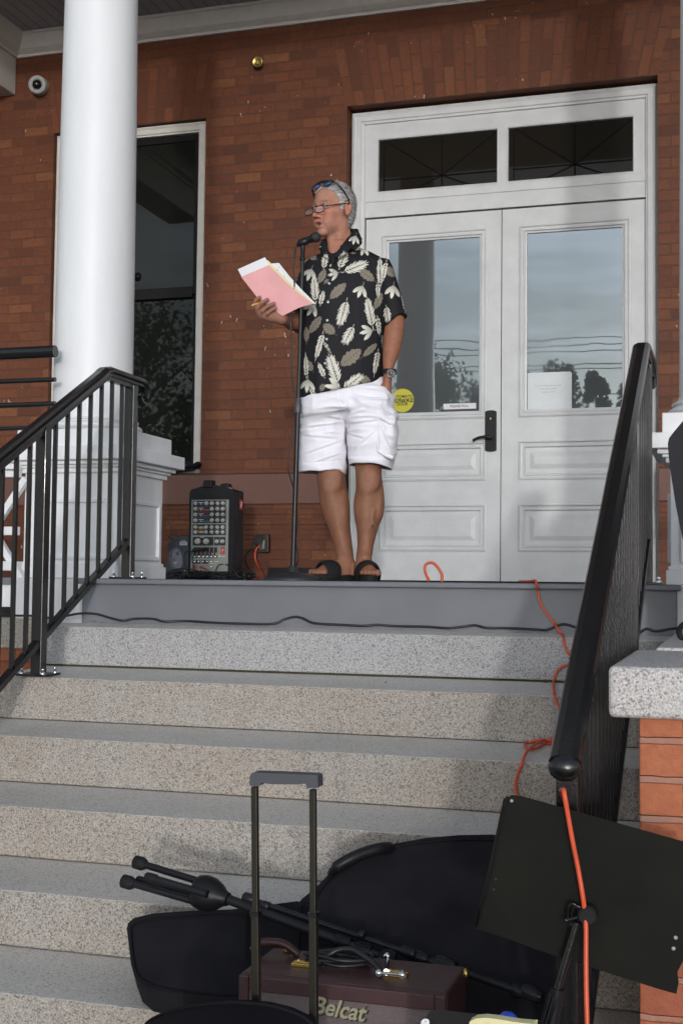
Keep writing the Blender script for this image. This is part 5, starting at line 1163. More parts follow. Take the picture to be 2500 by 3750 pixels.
for (X_, Y_) in ((572, 1172), (620, 1172), (675, 1172), (728, 1172), (780, 1174), (780, 1236), (842, 1198), (842, 1220), (888, 1108)):
    c = z_(X_, Y_); m = MB(); m.lathe((c.x, yP-.005, c.z), [(.0055, 0), (.0055, .002), (.003, .002), (.003, .0005)], 12, (0, -1, 0)); m.build('jack_socket', M['chrome'] if X_ != 842 else M['brass'], pn)
def badge(X0, Y0, X1, Y1, par, yy, shift=0):
    a, b = z_(X0, Y0), z_(X1, Y1); a.x += shift; b.x += shift
    m = MB(); m.box(a.x, b.x, yy-.0012, yy, b.z, a.z); o = m.build('badge', M['red'], par)
    cx, cz, h = (a.x+b.x)/2, (a.z+b.z)/2, (a.z-b.z); w_ = b.x-a.x; yy -= .0016
    m = MB()
    m.tube([(cx-w_*.28, yy, cz+h*.10), (cx-w_*.05, yy, cz+h*.24), (cx+w_*.22, yy, cz+h*.20), (cx+w_*.3, yy, cz+h*.08)], .0010, 5); m.tube([(cx+w_*.10, yy, cz+h*.22), (cx-w_*.02, yy, cz-h*.05), (cx-w_*.08, yy, cz-h*.36)], .0014, 5); m.tube([(cx-w_*.2, yy, cz-h*.02), (cx+w_*.24, yy, cz+h*.05)], .0009, 5)
    m.build('badge_emblem', M['paper'], o)
badge(903, 985, 950, 1078, pa, yP-.004)
sxx = xb+.0045
m = MB(); a, b = at(866, 1833, yP+.18), at(866, 1869, yP+.18); m.box(sxx, sxx+.0012, yP+.085, yP+.135, b.z, a.z); o = m.build('badge', M['red'], pa)
m = MB(); m.tube([(sxx+.002, yP+.10, (a.z+b.z)/2+.016), (sxx+.002, yP+.125, (a.z+b.z)/2+.012)], .0022, 5); m.tube([(sxx+.002, yP+.115, (a.z+b.z)/2+.016), (sxx+.002, yP+.105, (a.z+b.z)/2-.018)], .0025, 5); m.build('badge_emblem', M['paper'], o)
# ---- carton with a grey portrait photo
cb = thing('carton', 'dark product carton with a grey portrait of a face left of the mixer', 'box', (Q(640, 2110).x, yP-.02, 0))
c4 = [Q(600, 2100), Q(700, 2108), Q(700, 1962), Q(615, 1965)]
for c in c4[:2]: c.z = .006
m = MB(); m.hull8([c4[0], c4[1], c4[0]+Vector((0, .1, 0)), c4[1]+Vector((0, .1, 0)), c4[3]+Vector((0, .05, 0)), c4[2]+Vector((0, .05, 0)), c4[3]+Vector((0, .13, 0)), c4[2]+Vector((0, .13, 0))]); m.build('box_body', mat('carton_navy', (.035, .042, .055), .5, var=.15, vscale=14), cb, bevel=.002)
nrm = (c4[1]-c4[0]).cross((c4[3]+Vector((0, .05, 0)))-c4[0]).normalized(); 
def CB(u, v, d=.0015): return atP(u, v, c4[0], nrm)+(nrm*d if nrm.y < 0 else -nrm*d)
def ellp(mb, u, v, a, b, rot=0, d=.0015, mi=0):
    ca, sa = math.cos(rot), math.sin(rot); mb.add([CB(u+a*math.cos(t)*ca-b*math.sin(t)*sa, v+a*math.cos(t)*sa+b*math.sin(t)*ca, d) for t in [2*math.pi*k/24 for k in range(24)]], [tuple(range(24))], mi)
fg, fd_, fw, fm_ = mat('print_grey', (.17, .18, .20), .5, var=.25, vscale=30), mat('print_dark', (.012, .014, .018), .5), mat('print_light', (.5, .5, .5), .5), mat('print_mid', (.085, .09, .10), .5)
m = MB(); ellp(m, 644, 2046, 24, 42, -.08, .0010, 3); ellp(m, 650, 2048, 19, 38, -.08, .0014, 0); ellp(m, 651, 2030, 6, 3, -.2, .0018, 1); ellp(m, 652, 2022, 8, 1.6, -.25, .0018, 1); ellp(m, 627, 2036, 5, 3, .1, .0018, 1); ellp(m, 643, 2061, 7, 2, -.3, .0018, 2); ellp(m, 636, 2050, 3, 5, 0, .0018, 3); ellp(m, 625, 2000, 11, 22, .4, .0016, 1)
m.build('face_print', [fg, fd_, fw, fm_], cb)
tl_ = CB(672, 1987); tr_ = CB(688, 1987); up_ = (CB(680, 1975)-CB(680, 1990)).normalized()
text_obj('carton_text', 'THE', CB(672, 1981, .002), tr_-tl_, up_, .013, M['paper'], cb, .0002, space=1.3); 
m = MB(); m.quad(CB(659, 1984), CB(686, 1984), CB(686, 1997), CB(659, 1997)); m.build('carton_label', fw, cb)
text_obj('carton_text', 'VOC', CB(673, 1990.5, .0025), tr_-tl_, up_, .017, M['ink'], cb, .0002); text_obj('carton_text', 'D', CB(677, 2090, .002), tr_-tl_, up_, .013, M['paper'], cb, .0002, .02)
# ---- tangle of cables round the mixer
rr = random.Random(3); m = MB()
for k in range(15):
    u0 = rr.uniform(585, 900); pts = [Q(u0+rr.uniform(-10, 10), 2122, -.12+rr.uniform(-.05, .1))]
    for j in range(6): u0 += rr.uniform(-45, 55); u0 = min(max(u0, 588), 930); pts.append(Q(u0, rr.choice((2121, 2118, 2108, 2098, 2112)), -.10+rr.uniform(-.06, .08)))
    m.tube(smooth_path(pts, 6), .0042, 7)
for pth in (((700, 2015), (680, 2022), (674, 2050), (682, 2085), (690, 2108)), ((703, 2014), (706, 2050), (712, 2090), (724, 2122)), ((818, 2066), (800, 2070), (785, 2100), (765, 2122)), ((825, 2066), (850, 2080), (868, 2105), (880, 2122)), ((733, 2088), (745, 2100), (770, 2112), (800, 2120)), ((590, 2108), (640, 2085), (690, 2084), (735, 2095), (790, 2118)), ((608, 2118), (640, 2090), (668, 2095), (672, 2118)), ((855, 2116), (875, 2090), (910, 2090), (935, 2118))):
    m.tube(smooth_path([Q(*p_, -.03-.0008*j) for j, p_ in enumerate(pth)], 6), .0036, 7)
m.tube([Q(705, 2016, -.02), Q(755, 2010, -.02)], .011, 8)
tag(m.build('cable_tangle', M['cord_black'], None), 'tangle of black cables lying around the mixer and carton', 'cables')
m = MB(); m.tube(smooth_path([Q(585, 1870, .3), Q(603, 1895, .25), Q(622, 1920, .15), Q(626, 1965, .02)]), .0014, 6); m.tube(smooth_path([Q(618, 1966, -.02), Q(632, 1975, -.03), Q(638, 1990, -.03), Q(636, 2008, -.03)], 5), [.005]*16, 8)
m.tube(smooth_path([Q(614, 1962, -.02), Q(640, 1955, -.02), Q(652, 1972, -.02), Q(645, 1980, -.02), Q(628, 1972, -.02)], 5), .0018, 6); tag(m.build('thin_wire', M['cord_black'], None), 'thin dark wire hanging onto the portrait carton', 'wire')
for (u, v, sgn) in ((716, 2073, -1), (735, 2075, 1)):
    a = Q(u, v, -.008); b = Q(u-14 if sgn < 0 else u+22, v+10 if sgn < 0 else v+12, -.03); m = MB(); m.tube([a, b], [.007, .0035], 8); tag(m.build('audio_plug', M['red'], None), 'red audio plug at the lower left of the mixer panel' if sgn < 0 else 'red audio plug near the middle of the mixer panel', 'plug')
# ---- wall outlet with plugged adapter and cords
def Wp(u, v, d=0): return at(u, v, YW-.02+d)
ob = thing('outlet_box', 'dark bronze outlet box with open cover on the brick base', 'outlet', tuple(Wp(970, 1990)))
a, b = Wp(946, 1956, -.01), Wp(986, 2024, -.01); bm_ = mat('bronze_box', (.045, .038, .030), .45, .3)
m = MB(); m.box(a.x, b.x, YW-.055, YW-.004, b.z, a.z); m.build('box', bm_, ob, bevel=.004)
m = MB(); c4_ = [Wp(921, 1992, -.075), Wp(957, 1998, -.075), Wp(938, 1956, -.037), Wp(968, 1958, -.037)]; m.hull8([c4_[0], c4_[1], c4_[0]+Vector((0, .012, 0)), c4_[1]+Vector((0, .012, 0)), c4_[2], c4_[3], c4_[2]+Vector((0, .008, 0)), c4_[3]+Vector((0, .008, 0))]); m.build('cover', bm_, ob)
m = MB(); a, b = Wp(949, 1978, -.05), Wp(966, 2010, -.05); m.box(a.x, b.x, YW-.060, YW-.0555, b.z, a.z); m.build('face_plate', mat('steel_plate', (.42, .42, .38), .4, .6), ob)
m = MB(); m.tube([Wp(954, 2002, -.045), Wp(952, 2000, -.075)], .013, 10); m.tube([Wp(940, 1994, -.05), Wp(936, 1997, -.09)], .010, 8); tag(m.build('power_plugs', M['plastic'], None), 'black power plugs pushed into the bronze wall outlet', 'plug')
m = MB(); m.tube(smooth_path([Wp(936, 1997, -.09), Wp(920, 2010, -.10), Wp(902, 2030, -.1), Wp(898, 2055, -.12), Wp(912, 2085, -.25), Wp(930, 2110, -.5), Wp(940, 2119, -.7)]), .0050, 8); m.tube(smooth_path([Wp(880, 2060, -.5), Wp(893, 2045, -.4), Wp(897, 2040, -.2)]), .008, 8)
tag(m.build('outlet_cable', M['cord_black'], None), 'black power cable hanging from the wall outlet', 'cable')
m = MB(); m.tube(smooth_path([Wp(951, 2000, -.09), Wp(940, 2008, -.11), Wp(934, 2030, -.11), Wp(937, 2055, -.12), Wp(950, 2080, -.2), Wp(953, 2100, -.4), Wp(942, 2121, -.6), Wp(930, 2124, -.65)]), .0058, 8); tag(m.build('orange_outlet_cord', M['cord_orange'], None), 'orange cord plugged into the wall outlet beside the mixer', 'cord')
# flat dark tray behind the stand base
a, b = Q(980, 2078, .2), Q(1235, 2122, .2); m = MB(); m.box(a.x, b.x, yP+.2, yP+.40, .003, a.z); m.box(a.x+.17, a.x+.175, yP+.196, yP+.2, .003, a.z-.004); tag(m.build('black_box', M['plastic'], None, bevel=.004), 'low flat black box on the porch behind the stand base', 'box')
# ---- black cloth on the window sill
sp = [Wp(598, 1735, -.0), Wp(640, 1722), Wp(690, 1716), Wp(730, 1712), Wp(736, 1697), Wp(722, 1690), Wp(700, 1702), Wp(650, 1705), Wp(600, 1712)]
m = MB(); m.prism([p+Vector((0, .0, 0)) for p in sp], (0, .12, 0)); m.tube(smooth_path([Wp(602, 1725, -.02), Wp(650, 1712, -.02), Wp(700, 1708, -.02), Wp(732, 1696, -.02)]), [.012]*25, 8); m.tube(smooth_path([Wp(602, 1733, -.02), Wp(660, 1725, -.02), Wp(712, 1717, -.02)]), .010, 8)
tag(m.build('black_cloth', M['fabric'], None), 'folded black cloth bag lying on the window sill', 'cloth')
# ---- dome camera
cm = thing('dome_camera', 'grey round dome security camera on the brick by the beam', 'camera', (Wp(140, 312).x, YW, Wp(140, 312).z))
c = Wp(143, 313, .015); ax = Vector((-.34, -1, -.42)).normalized(); ax = Vector((-.55, -1, .10)).normalized()
ca = Wp(150, 318, .01); cbp = Wp(136, 309, -.075); ax = (cbp-ca).normalized(); L_ = (cbp-ca).length
m = MB(); m.lathe(ca, [(.064, -.02), (.064, L_-.006), (.060, L_), (.036, L_), (.034, L_-.006)], 40, ax); m.build('housing', M['grey_metal'], cm)
m = MB(); m.sph(cbp-ax*.006, .034, 24); m.build('dome', M['iron'], cm)
# ---- brass bell fitting on the wall
bl = thing('brass_fitting', 'small round brass fitting high on the brick wall', 'wall fitting', (Wp(950, 235).x, YW, Wp(950, 235).z))
c = Wp(953, 235, .018); m = MB(); m.lathe(c, [(.012, 0), (.014, .03), (.020, .045), (.034, .055), (.036, .062), (.030, .062), (.012, .05)], 28, (0.05, -1, -.12)); m.build('bell', M['brass'], bl)
m = MB(); m.lathe(Wp(941, 222, .019), [(.014, 0), (.012, .03), (.004, .035)], 14, (0, -1, 0)); m.build('mount', mat('dark_bronze', (.05, .035, .015), .4, .7), bl)
# ---- black tape-like cable along the foot of the fascia
def fa(u, v, y=.018): return at(u, v, y)
pts = [fa(0, 2253, .03), fa(60, 2254, .02), fa(150, 2256, .02), fa(175, 2262, .015), fa(230, 2258, .01), fa(290, 2247, .012), fa(350, 2248), fa(400, 2262, .01), fa(450, 2273, -.0), fa(490, 2266), fa(560, 2266), fa(600, 2276, 0), fa(680, 2274), fa(780, 2280, 0), fa(900, 2284, 0), fa(1000, 2284, .01), fa(1040, 2268, .02), fa(1080, 2259, .024), fa(1110, 2265, .02), fa(1150, 2282, 0), fa(1250, 2288, 0), fa(1330, 2292, 0), fa(1380, 2288, .01), fa(1450, 2293), fa(1560, 2295, .01), fa(1640, 2300, 0), fa(1700, 2294), fa(1740, 2290, .02), fa(1780, 2299, .01), fa(1850, 2300), fa(1960, 2305, 0), fa(2000, 2307), fa(2060, 2286, .02), fa(2110, 2298, .01), fa(2180, 2312, 0), fa(2280, 2318, -.01), fa(2330, 2322, -.01), fa(2365, 2303, .015), fa(2400, 2312), fa(2450, 2304), fa(2500, 2298, 0)]
m = MB(); m.tube(smooth_path(pts, 6), .0046, 8); tag(m.build('trailing_cable', M['cord_black'], None), 'thin black cable trailing along the top granite step', 'cable')
# ---- long orange extension cord down the stairs and over the music stand
S_ = on_stairs
d0 = at(1893, 2126, .10); d0.z = .008
pts = [at(1905, 2126, .45), at(1900, 2125, .25), at(1925, 2122, .10), at(1950, 2120, .02)]
for p in pts[:3]: p.z = .007
pts[3].z = .008
pts += [at(1960, 2126, -.010), at(1966, 2150, -.010)]
spx = [(1967, 2160), (1974, 2200), (1992, 2235), (2020, 2272), (2048, 2312), (2061, 2333), (2070, 2372), (2085, 2396), (2106, 2415), (2122, 2424), (2112, 2432), (2080, 2434), (2050, 2446), (2032, 2475), (2026, 2498), (2025, 2530), (2033, 2556), (2048, 2590), (2053, 2625), (2044, 2665), (2026, 2700), (2010, 2722), (1985, 2737), (1955, 2752), (1932, 2754), (1921, 2741), (1928, 2724), (1960, 2712), (2000, 2708), (2025, 2712), (2022, 2722), (1985, 2731), (1950, 2752), (1925, 2778), (1902, 2818), (1890, 2855), (1888, 2885), (1896, 2915), (1910, 2950), (1940, 3000), (1980, 3030)]
dense = smooth_path([(a, b, 0) for a, b in spx], 7)
def cordpt(q, k):
    if q.y < 2290: return at(q.x, q.y, .028-.008)
    return S_(q.x, q.y, .008+(.009 if 196 < k < 236 else 0))
cp_ = [cordpt(q, k) for k, q in enumerate(dense)]
for _ in range(2): cp_ = [cp_[0]]+[(cp_[k-1]+cp_[k]*2+cp_[k+1])/4 for k in range(1, len(cp_)-1)]+[cp_[-1]]
pts += cp_
YS = -2.14          # music stand plane
def ST(u, v, d=0): return at(u, v, YS+d)
tail_ = [ST(2060, 3040, .16), ST(2070, 2960, .12), ST(2064, 2925, .07), ST(2058, 2905, .02), ST(2054, 2896, -.02), ST(2062, 2893, -.045), ST(2066, 2915, -.055), ST(2078, 2985, -.05), ST(2095, 3080, -.045), ST(2115, 3180, -.04), ST(2132, 3280, -.04), ST(2140, 3345, -.035), ST(2144, 3400, -.04), ST(2144, 3500, -.05), ST(2145, 3620, -.06), ST(2148, 3760, -.07), ST(2150, 4000, -.08), ST(2190, 4300, -.05)]
m = MB(); m.tube(smooth_path(pts[:7], 5)[:-1]+cp_+smooth_path([cp_[-1]]+tail_, 7)[1:], .0044, 10); tag(m.build('extension_cord', M['cord_orange'], None), 'long orange extension cord running down the stairs and over the music stand', 'cord')
m = MB(); m.tube(smooth_path([at(1570, 2127, .34), at(1556, 2095, .33), at(1556, 2072, .33), at(1568, 2062, .33), at(1585, 2062, .33), at(1602, 2078, .33), at(1616, 2103, .33), at(1617, 2130, .33)]), .0058, 10); tag(m.build('orange_cord_loop', M['cord_orange'], None), 'loop of orange cord standing up at the deck edge before the doors', 'cord')
# ---- padded black bag leaning at the right edge
pk = [(2520, 1490), (2500, 1540), (2468, 1578), (2448, 1604), (2443, 1625), (2447, 1680), (2458, 1760), (2472, 1850), (2488, 1930), (2503, 2000), (2520, 2060), (2536, 2180), (2540, 2300), (2700, 2330), (2900, 2300), (2900, 1600), (2700, 1480)]
m = MB(); m.prism([at(u, v, -.62) for u, v in pk], (0, .22, 0)); o = tag(m.build('padded_bag', mat('dark_padded_cloth', (.012, .012, .017), .8, bump=.3, bscale=200), None, bevel=.05, seg=5), 'tall black padded bag standing on the granite coping at right', 'bag')
m = MB(); m.tube(smooth_path([at(2500, 2286, -.7), at(2487, 2302, -.72), at(2484, 2320, -.74), at(2494, 2336, -.74), at(2510, 2338, -.72), at(2530, 2330, -.7)]), .008, 8); m.tube([at(2482, 2350, -.75), at(2505, 2368, -.76)], .005, 8); tag(m.build('coiled_strap', M['rubber'], None), 'small coiled black strap on the granite coping at the right edge', 'strap')
# small wall lamp peeking out behind the left column
m = MB(); c = at(504, 1014, YP+.62); m.sph(c, .022, 14); m.tube([c, c+Vector((-.12, 0, 0))], .006, 8); tag(m.build('ball_fixture', M['plastic'], None), 'small black ball just behind the right side of the left column', 'fixture')

# ================================================================ THE BAND'S GEAR AT THE FOOT OF THE STAIRS
# big soft instrument case lying up the stairs; its face is parallel to the flight
SN = Vector((0, -SLOPE, 1)).normalized()
def pln(off): return Vector((0, YN, Z1))+SN*off
def K(u, v, off=.105): return atP(u, v, pln(off), SN)
ic = thing('instrument_case', 'large black soft instrument case lying across the lower steps', 'instrument case', tuple(K(1300, 3400, .0)))
def solid(mb, outline, top, bot, mi=0, crown=.0):
    t = [K(u, v, top) for u, v in outline]; mb.prism(t, -SN*(top-bot), mi)
body = [(1080, 3320), (1105, 3292), (1150, 3255), (1200, 3205), (1265, 3160), (1350, 3118), (1450, 3088), (1560, 3068), (1680, 3058), (1800, 3056), (1900, 3070), (1990, 3110), (2060, 3180), (2110, 3280), (2130, 3400), (2125, 3520), (2090, 3640), (2030, 3740), (1900, 3840), (1700, 3880), (1500, 3870), (1350, 3820), (1200, 3720), (1120, 3640), (1070, 3560)]
neck = [(465, 3400), (470, 3380), (490, 3362), (560, 3345), (700, 3335), (850, 3330), (1010, 3310), (1090, 3300), (1150, 3330), (1160, 3560), (1100, 3655), (960, 3660), (780, 3655), (640, 3640), (540, 3620), (500, 3585), (480, 3530)]
m = MB(); solid(m, body, .105, .006); solid(m, neck, .098, .024); m.build('shell', M['fabric'], ic, bevel=.018, seg=4)
m = MB()
def inset(poly, k):
    cx = sum(p[0] for p in poly)/len(poly); cy = sum(p[1] for p in poly)/len(poly); return [(cx+(u-cx)*k, cy+(v-cy)*k) for u, v in poly]
bp = [K(u, v, .107) for u, v in inset(body, .955)]; m.tube(smooth_path(bp+[bp[0]], 4), .0026, 7, cap=False)
np_ = [K(u, v, .100) for u, v in [(480, 3400), (500, 3382), (570, 3366), (700, 3358), (860, 3350), (1000, 3340), (1080, 3335)]]; m.tube(smooth_path(np_, 5), .0028, 7)
np_ = [K(u, v, .100) for u, v in [(480, 3400), (484, 3460), (492, 3530), (512, 3580), (560, 3608), (640, 3626), (780, 3642), (960, 3646)]]; m.tube(smooth_path(np_, 5), .0028, 7)
np_ = [K(u, v, .108) for u, v in [(1105, 3300), (1150, 3290), (1220, 3200), (1300, 3150), (1400, 3112), (1500, 3092), (1620, 3078), (1750, 3074), (1850, 3080)]]; m.tube(smooth_path(np_, 5), .0032, 7)
m.build('piping', M['piping'], ic)
m = MB(); m.quad(K(900, 3345, .1005), K(935, 3343, .1005), K(935, 3650, .1005), K(900, 3650, .1005)); m.quad(K(1108, 3310, .1075), K(1128, 3300, .1075), K(1128, 3640, .1075), K(1108, 3640, .1075)); m.build('seam_band', M['piping'], ic)
m = MB(); hp = smooth_path([K(1212, 3198, .10), K(1224, 3182, .122), K(1270, 3152, .138), K(1330, 3125, .142), K(1390, 3108, .138), K(1424, 3104, .118), K(1428, 3112, .10)], 5); m.tube(hp, [.010]*6+[.0155]*20+[.010]*(len(hp)-26), 10); m.build('case_handle', M['plastic'], ic)
# folded boom microphone stand resting on the case
bs = thing('boom_stand', 'folded black boom microphone stand lying across the instrument case', 'mic stand', tuple(K(800, 3330, .2)))
def G_(u, v, off=.205): return K(u, v, off-.055)
hubp = G_(780, 3278); axis = (G_(1150, 3395)-G_(820, 3300)).normalized()
for (u, v, u2, v2, o2) in ((502, 3158, 770, 3240, .21), (458, 3228, 745, 3310, .20), (545, 3212, 760, 3275, .235), (512, 3225, 740, 3290, .18)):
    a, b = G_(u, v, o2), G_(u2, v2, o2); big = (u, v) in ((502, 3158), (458, 3228)); m = MB(); m.tube([a, b], .0095, 12); lg_ = m.build('leg', M['stand_black'], bs)
    d_ = (b-a).normalized(); m = MB(); m.lathe(a-d_*.008, [(.012, 0), (.0175, .004), (.0175, .026), (.013, .036), (.0105, .040)] if big else [(.010, 0), (.012, .005), (.012, .03), (.010, .034)], 18, d_); m.build('rubber_foot', M['rubber'], lg_)
m = MB(); m.lathe(hubp-axis*.050, [(.028, 0), (.040, .005), (.044, .024), (.042, .046), (.032, .068), (.020, .084), (.016, .096)], 28, axis); m.build('leg_hub', M['plastic'], bs)
m = MB(); p0 = hubp+axis*.05; p1 = G_(1245, 3445); m.tube([p0, p1], .0125, 14); p2 = G_(1420, 3510); m.tube([p1, p2], .0095, 12); m.build('main_tube', M['stand_black'], bs)
m = MB()
for (u, v, L_, r) in ((1255, 3448, .045, .016), (1332, 3478, .040, .0165)):
    q = G_(u, v); m.lathe(q-axis*L_/2, [(r*.8, 0), (r, .004), (r, L_-.006), (r*.8, L_)], 14, axis)
for k in range(8):
    an = k*math.pi/4; a_ = axis.orthogonal().normalized(); b_ = axis.cross(a_); q = G_(1332, 3478); m.tube([q+(a_*math.cos(an)+b_*math.sin(an))*.0165-axis*.015, q+(a_*math.cos(an)+b_*math.sin(an))*.0165+axis*.015], .0018, 5)
m.build('clutch', M['plastic'], bs)
m = MB(); b0, b1 = G_(905, 3288, .215), G_(1500, 3492, .215); m.tube([b0, b1], .0065, 12); ba = (b1-b0).normalized(); m.lathe(b0-ba*.01, [(.010, 0), (.013, .003), (.013, .028), (.010, .032)], 16, ba); m.lathe(G_(960, 3312, .215), [(.009, 0), (.011, .003), (.011, .02), (.009, .022)], 14, ba); m.lathe(G_(1470, 3480, .215), [(.011, 0), (.0125, .003), (.0125, .032), (.010, .036)], 14, ba)
q = G_(1325, 3425, .222); m.lathe(q, [(.008, -.008), (.012, -.006), (.012, .006), (.008, .008)], 12, ba); m.build('boom_arm', M['stand_black'], bs)
m = MB(); e0, e1 = G_(1500, 3495), G_(1880, 3625); ea = (e1-e0).normalized(); m.tube([e0, e1], .0085, 12); m.lathe(e0-ea*.0, [(.011, 0), (.015, .004), (.015, .045), (.011, .05)], 16, ea); q = G_(1625, 3525); m.lathe(q-ea*.02, [(.010, 0), (.013, .003), (.013, .045), (.010, .05)], 14, ea)
m.lathe(e1-ea*.005, [(.011, 0), (.0145, .004), (.0145, .022), (.010, .028), (.009, .05)], 16, ea); q = G_(1950, 3640); m.lathe(q-ea*.025, [(.015, 0), (.016, .004), (.017, .042), (.013, .048)], 16, ea); m.tube([e1, q], .006, 8); m.build('extension_tube', M['stand_black'], bs)
cpt = G_(1420, 3515); m = MB(); m.lathe(cpt-SN*.012, [(.022, 0), (.024, .004), (.024, .022), (.018, .028)], 20, SN); m.build('swivel_joint', M['plastic'], bs)
m = MB(); m.lathe(cpt+SN*.010, [(.010, 0), (.009, .006), (.003, .010)], 14, SN)
tq = at(1414, 3560, -2.02); m.tube([cpt, tq], .006, 10); a, b = at(1387, 3563, -2.03), at(1472, 3570, -2.03); m.tube([a, b], .0028, 10); m.sph(a, .0075, 14); m.sph(b, .0078, 14); m.build('t_handle', M['chrome'], bs)
# ---- small combo amplifier with gilt catches
YA = -1.93
am = thing('guitar_amplifier', 'small maroon combo amplifier with woven grille on a lower step', 'amplifier', tuple(at(1300, 3740, YA)))
yaw_a = math.radians(1.5)
a0, a1 = at(872, 3585, YA), at(1632, 3640, YA); zt = at(1250, 3606, YA).z; H_ = zt-(Z1-6*R_)-.012
xl, xr = a0.x, a1.x; bz = zt-H_; DP = .215
maroon = mat('maroon_vinyl', (.060, .025, .026), .42, var=.12, vscale=60, bump=.5, bscale=500, bdist=.0008)
m = MB(); fr = .024
m.box(xl, xr, YA+.012, YA+DP, bz, zt); m.build('cabinet', maroon, am, bevel=.008, seg=3)
m = MB(); m.box(xl+.001, xl+fr, YA, YA+.0125, bz, zt-.002); m.box(xr-fr, xr-.001, YA, YA+.0125, bz, zt-.002); m.box(xl+fr, xr-fr, YA+.0005, YA+.0125, zt-.034, zt-.002); m.box(xl+fr, xr-fr, YA+.0005, YA+.0125, bz, bz+fr); m.build('front_frame', maroon, am, bevel=.003)
def weave():
    t = NT('woven_grille'); g = t.n('ShaderNodeTexCoord').outputs['Object']; sx_ = t.n('ShaderNodeSeparateXYZ'); t.l(g, sx_.inputs[0])
    a = t.math('SINE', t.math('MULTIPLY', sx_.outputs[0], 1500.)); b = t.math('SINE', t.math('MULTIPLY', sx_.outputs[2], 1500.)); h = t.math('MULTIPLY', a, b)
    t.l(t.mix(t.ramp(h, .30, .7), (.10, .07, .075), (.40, .33, .31)), t.b.inputs['Base Color']); t.b.inputs['Roughness'].default_value = .75; t.bump(h, .5, .001); return t.m
m = MB(); m.box(xl+fr-.001, xr-fr+.001, YA+.006, YA+.0118, bz+fr-.001, zt-.033); m.build('grille_cloth', weave(), am)
gc_ = at(1235, 3697, YA)
gold = mat('pale_gilt', (.80, .74, .50), .25, metal=.6)
text_obj('name_badge', 'Belcat', (gc_.x, YA+.003, gc_.z), (1, 0, -.06), (0, 0, 1), .050, gold, am, .003, .02, .35, sx=.92); text_obj('badge_shadow', 'Belcat', (gc_.x+.002, YA+.0050, gc_.z-.002), (1, 0, -.06), (0, 0, 1), .0505, M['ink'], am, .0012, .04, .35, sx=.92)
for (u, v) in ((1112, 3532), (1448, 3562), (1185, 3536)):
    c = at(u, v-3, YA+DP*.45); c.z = zt+.0005
    if u == 1185: continue
    m = MB(); m.box(c.x-.026, c.x+.026, c.y-.011, c.y+.011, zt, zt+.007); m.box(c.x-.020, c.x+.020, c.y-.006, c.y+.006, zt+.007, zt+.011); m.sph((c.x-.012, c.y, zt+.011), .004, 8); m.sph((c.x+.015, c.y, zt+.011), .004, 8); m.build('catch', M['brass'], am, bevel=.001)
hdl = mat('brown_leather', (.045, .014, .012), .35)
m = MB(); c = at(985, 3500, YA+DP*.75); m.tube(smooth_path([(c.x-.04, c.y, zt+.004), (c.x-.02, c.y, zt+.022), (c.x+.02, c.y, zt+.026), (c.x+.045, c.y, zt+.02), (c.x+.07, c.y, zt+.004)]), .009, 10); m.build('strap_handle', hdl, am)
for (xx, yy_, zz) in ((xl+.004, YA+.10, zt-.006), (xr+.001, YA+DP-.02, zt-.010), (xl+.045, YA+DP-.03, zt+.006)):
    m = MB(); m.sph((xx, yy_, zz), (.008, .010, .012), 12); m.build('corner_stud', M['brass'], am)
# coiled lead on the amplifier
c = at(1240, 3530, YA+DP*.62); c.z = zt
m = MB(); ring = []
for k in range(70):
    a = k/70*2*math.pi*3.2; rx = .062+.008*math.sin(k*.7); ring.append((c.x+rx*math.cos(a)+.01*math.sin(k*.3), c.y+.032*math.sin(a)+.004*math.sin(k), zt+.007+.0055*(k//22)+.004*math.sin(k*.35)**2))
m.tube(ring, .0042, 8); arc_ = [at(1165, 3545, YA+.10), at(1200, 3500, YA+.12), at(1240, 3478, YA+.13), at(1290, 3478, YA+.13), at(1330, 3500, YA+.12), at(1370, 3530, YA+.11), at(1396, 3548, YA+.09)]
arc_[0].z = zt+.006; arc_[-1].z = zt+.006; m.tube(smooth_path(arc_, 6), .0065, 8); tag(m.build('coiled_lead', M['cord_black'], None), 'coiled black lead lying on the maroon amplifier', 'cable')
# ---- wheeled bag with raised telescopic handle
YT = -2.33
tb = thing('wheeled_bag', 'rounded black bag with raised telescopic handle in the foreground', 'bag', tuple(Vector((at(850, 3700, YT).x, YT-.1, GZ))))
def Tt(u, v, d=0): return at(u, v, YT+d)
for (u0, u1, v0) in ((933, 940, 2880), (1146, 1149, 2890)):
    a, b = Tt(u0, v0), Tt(u1, 3760); w_ = 25/FPX*(a-CAMP).dot(CF); mid = a.lerp(b, .53)
    m = MB(); m.beam(a, mid, w_*.92, .012, (0, -1, 0)); p = m.build('pole', mat('bronze_anodised', (.028, .025, .018), .38, .5), tb, bevel=.0015)
    m = MB(); m.beam(mid, b, w_*1.12, .016, (0, -1, 0)); m.build('pole_sleeve', bpy.data.materials['bronze_anodised'], p, bevel=.0015)
    m = MB(); m.beam(mid+Vector((0, 0, .004)), mid-Vector((0, 0, .004)), w_*1.3, .019, (0, -1, 0)); m.build('sleeve_collar', M['iron'], p)
gr = [(914, 2878), (914, 2845), (920, 2832), (930, 2829), (1155, 2838), (1163, 2842), (1164, 2886), (1124, 2886), (1119, 2870), (1080, 2873), (1000, 2872), (955, 2867), (952, 2878)]
m = MB(); m.prism([Tt(u, v, -.014) for u, v in gr], (0, .030, 0)); m.build('grip', mat('slate_plastic', (.060, .062, .075), .5, var=.1), tb, bevel=.004, seg=3)
arcp = [(545, 3830), (545, 3752), (575, 3722), (640, 3693), (720, 3673), (820, 3662), (900, 3660), (990, 3668), (1070, 3688), (1130, 3715), (1165, 3748), (1165, 3830)]
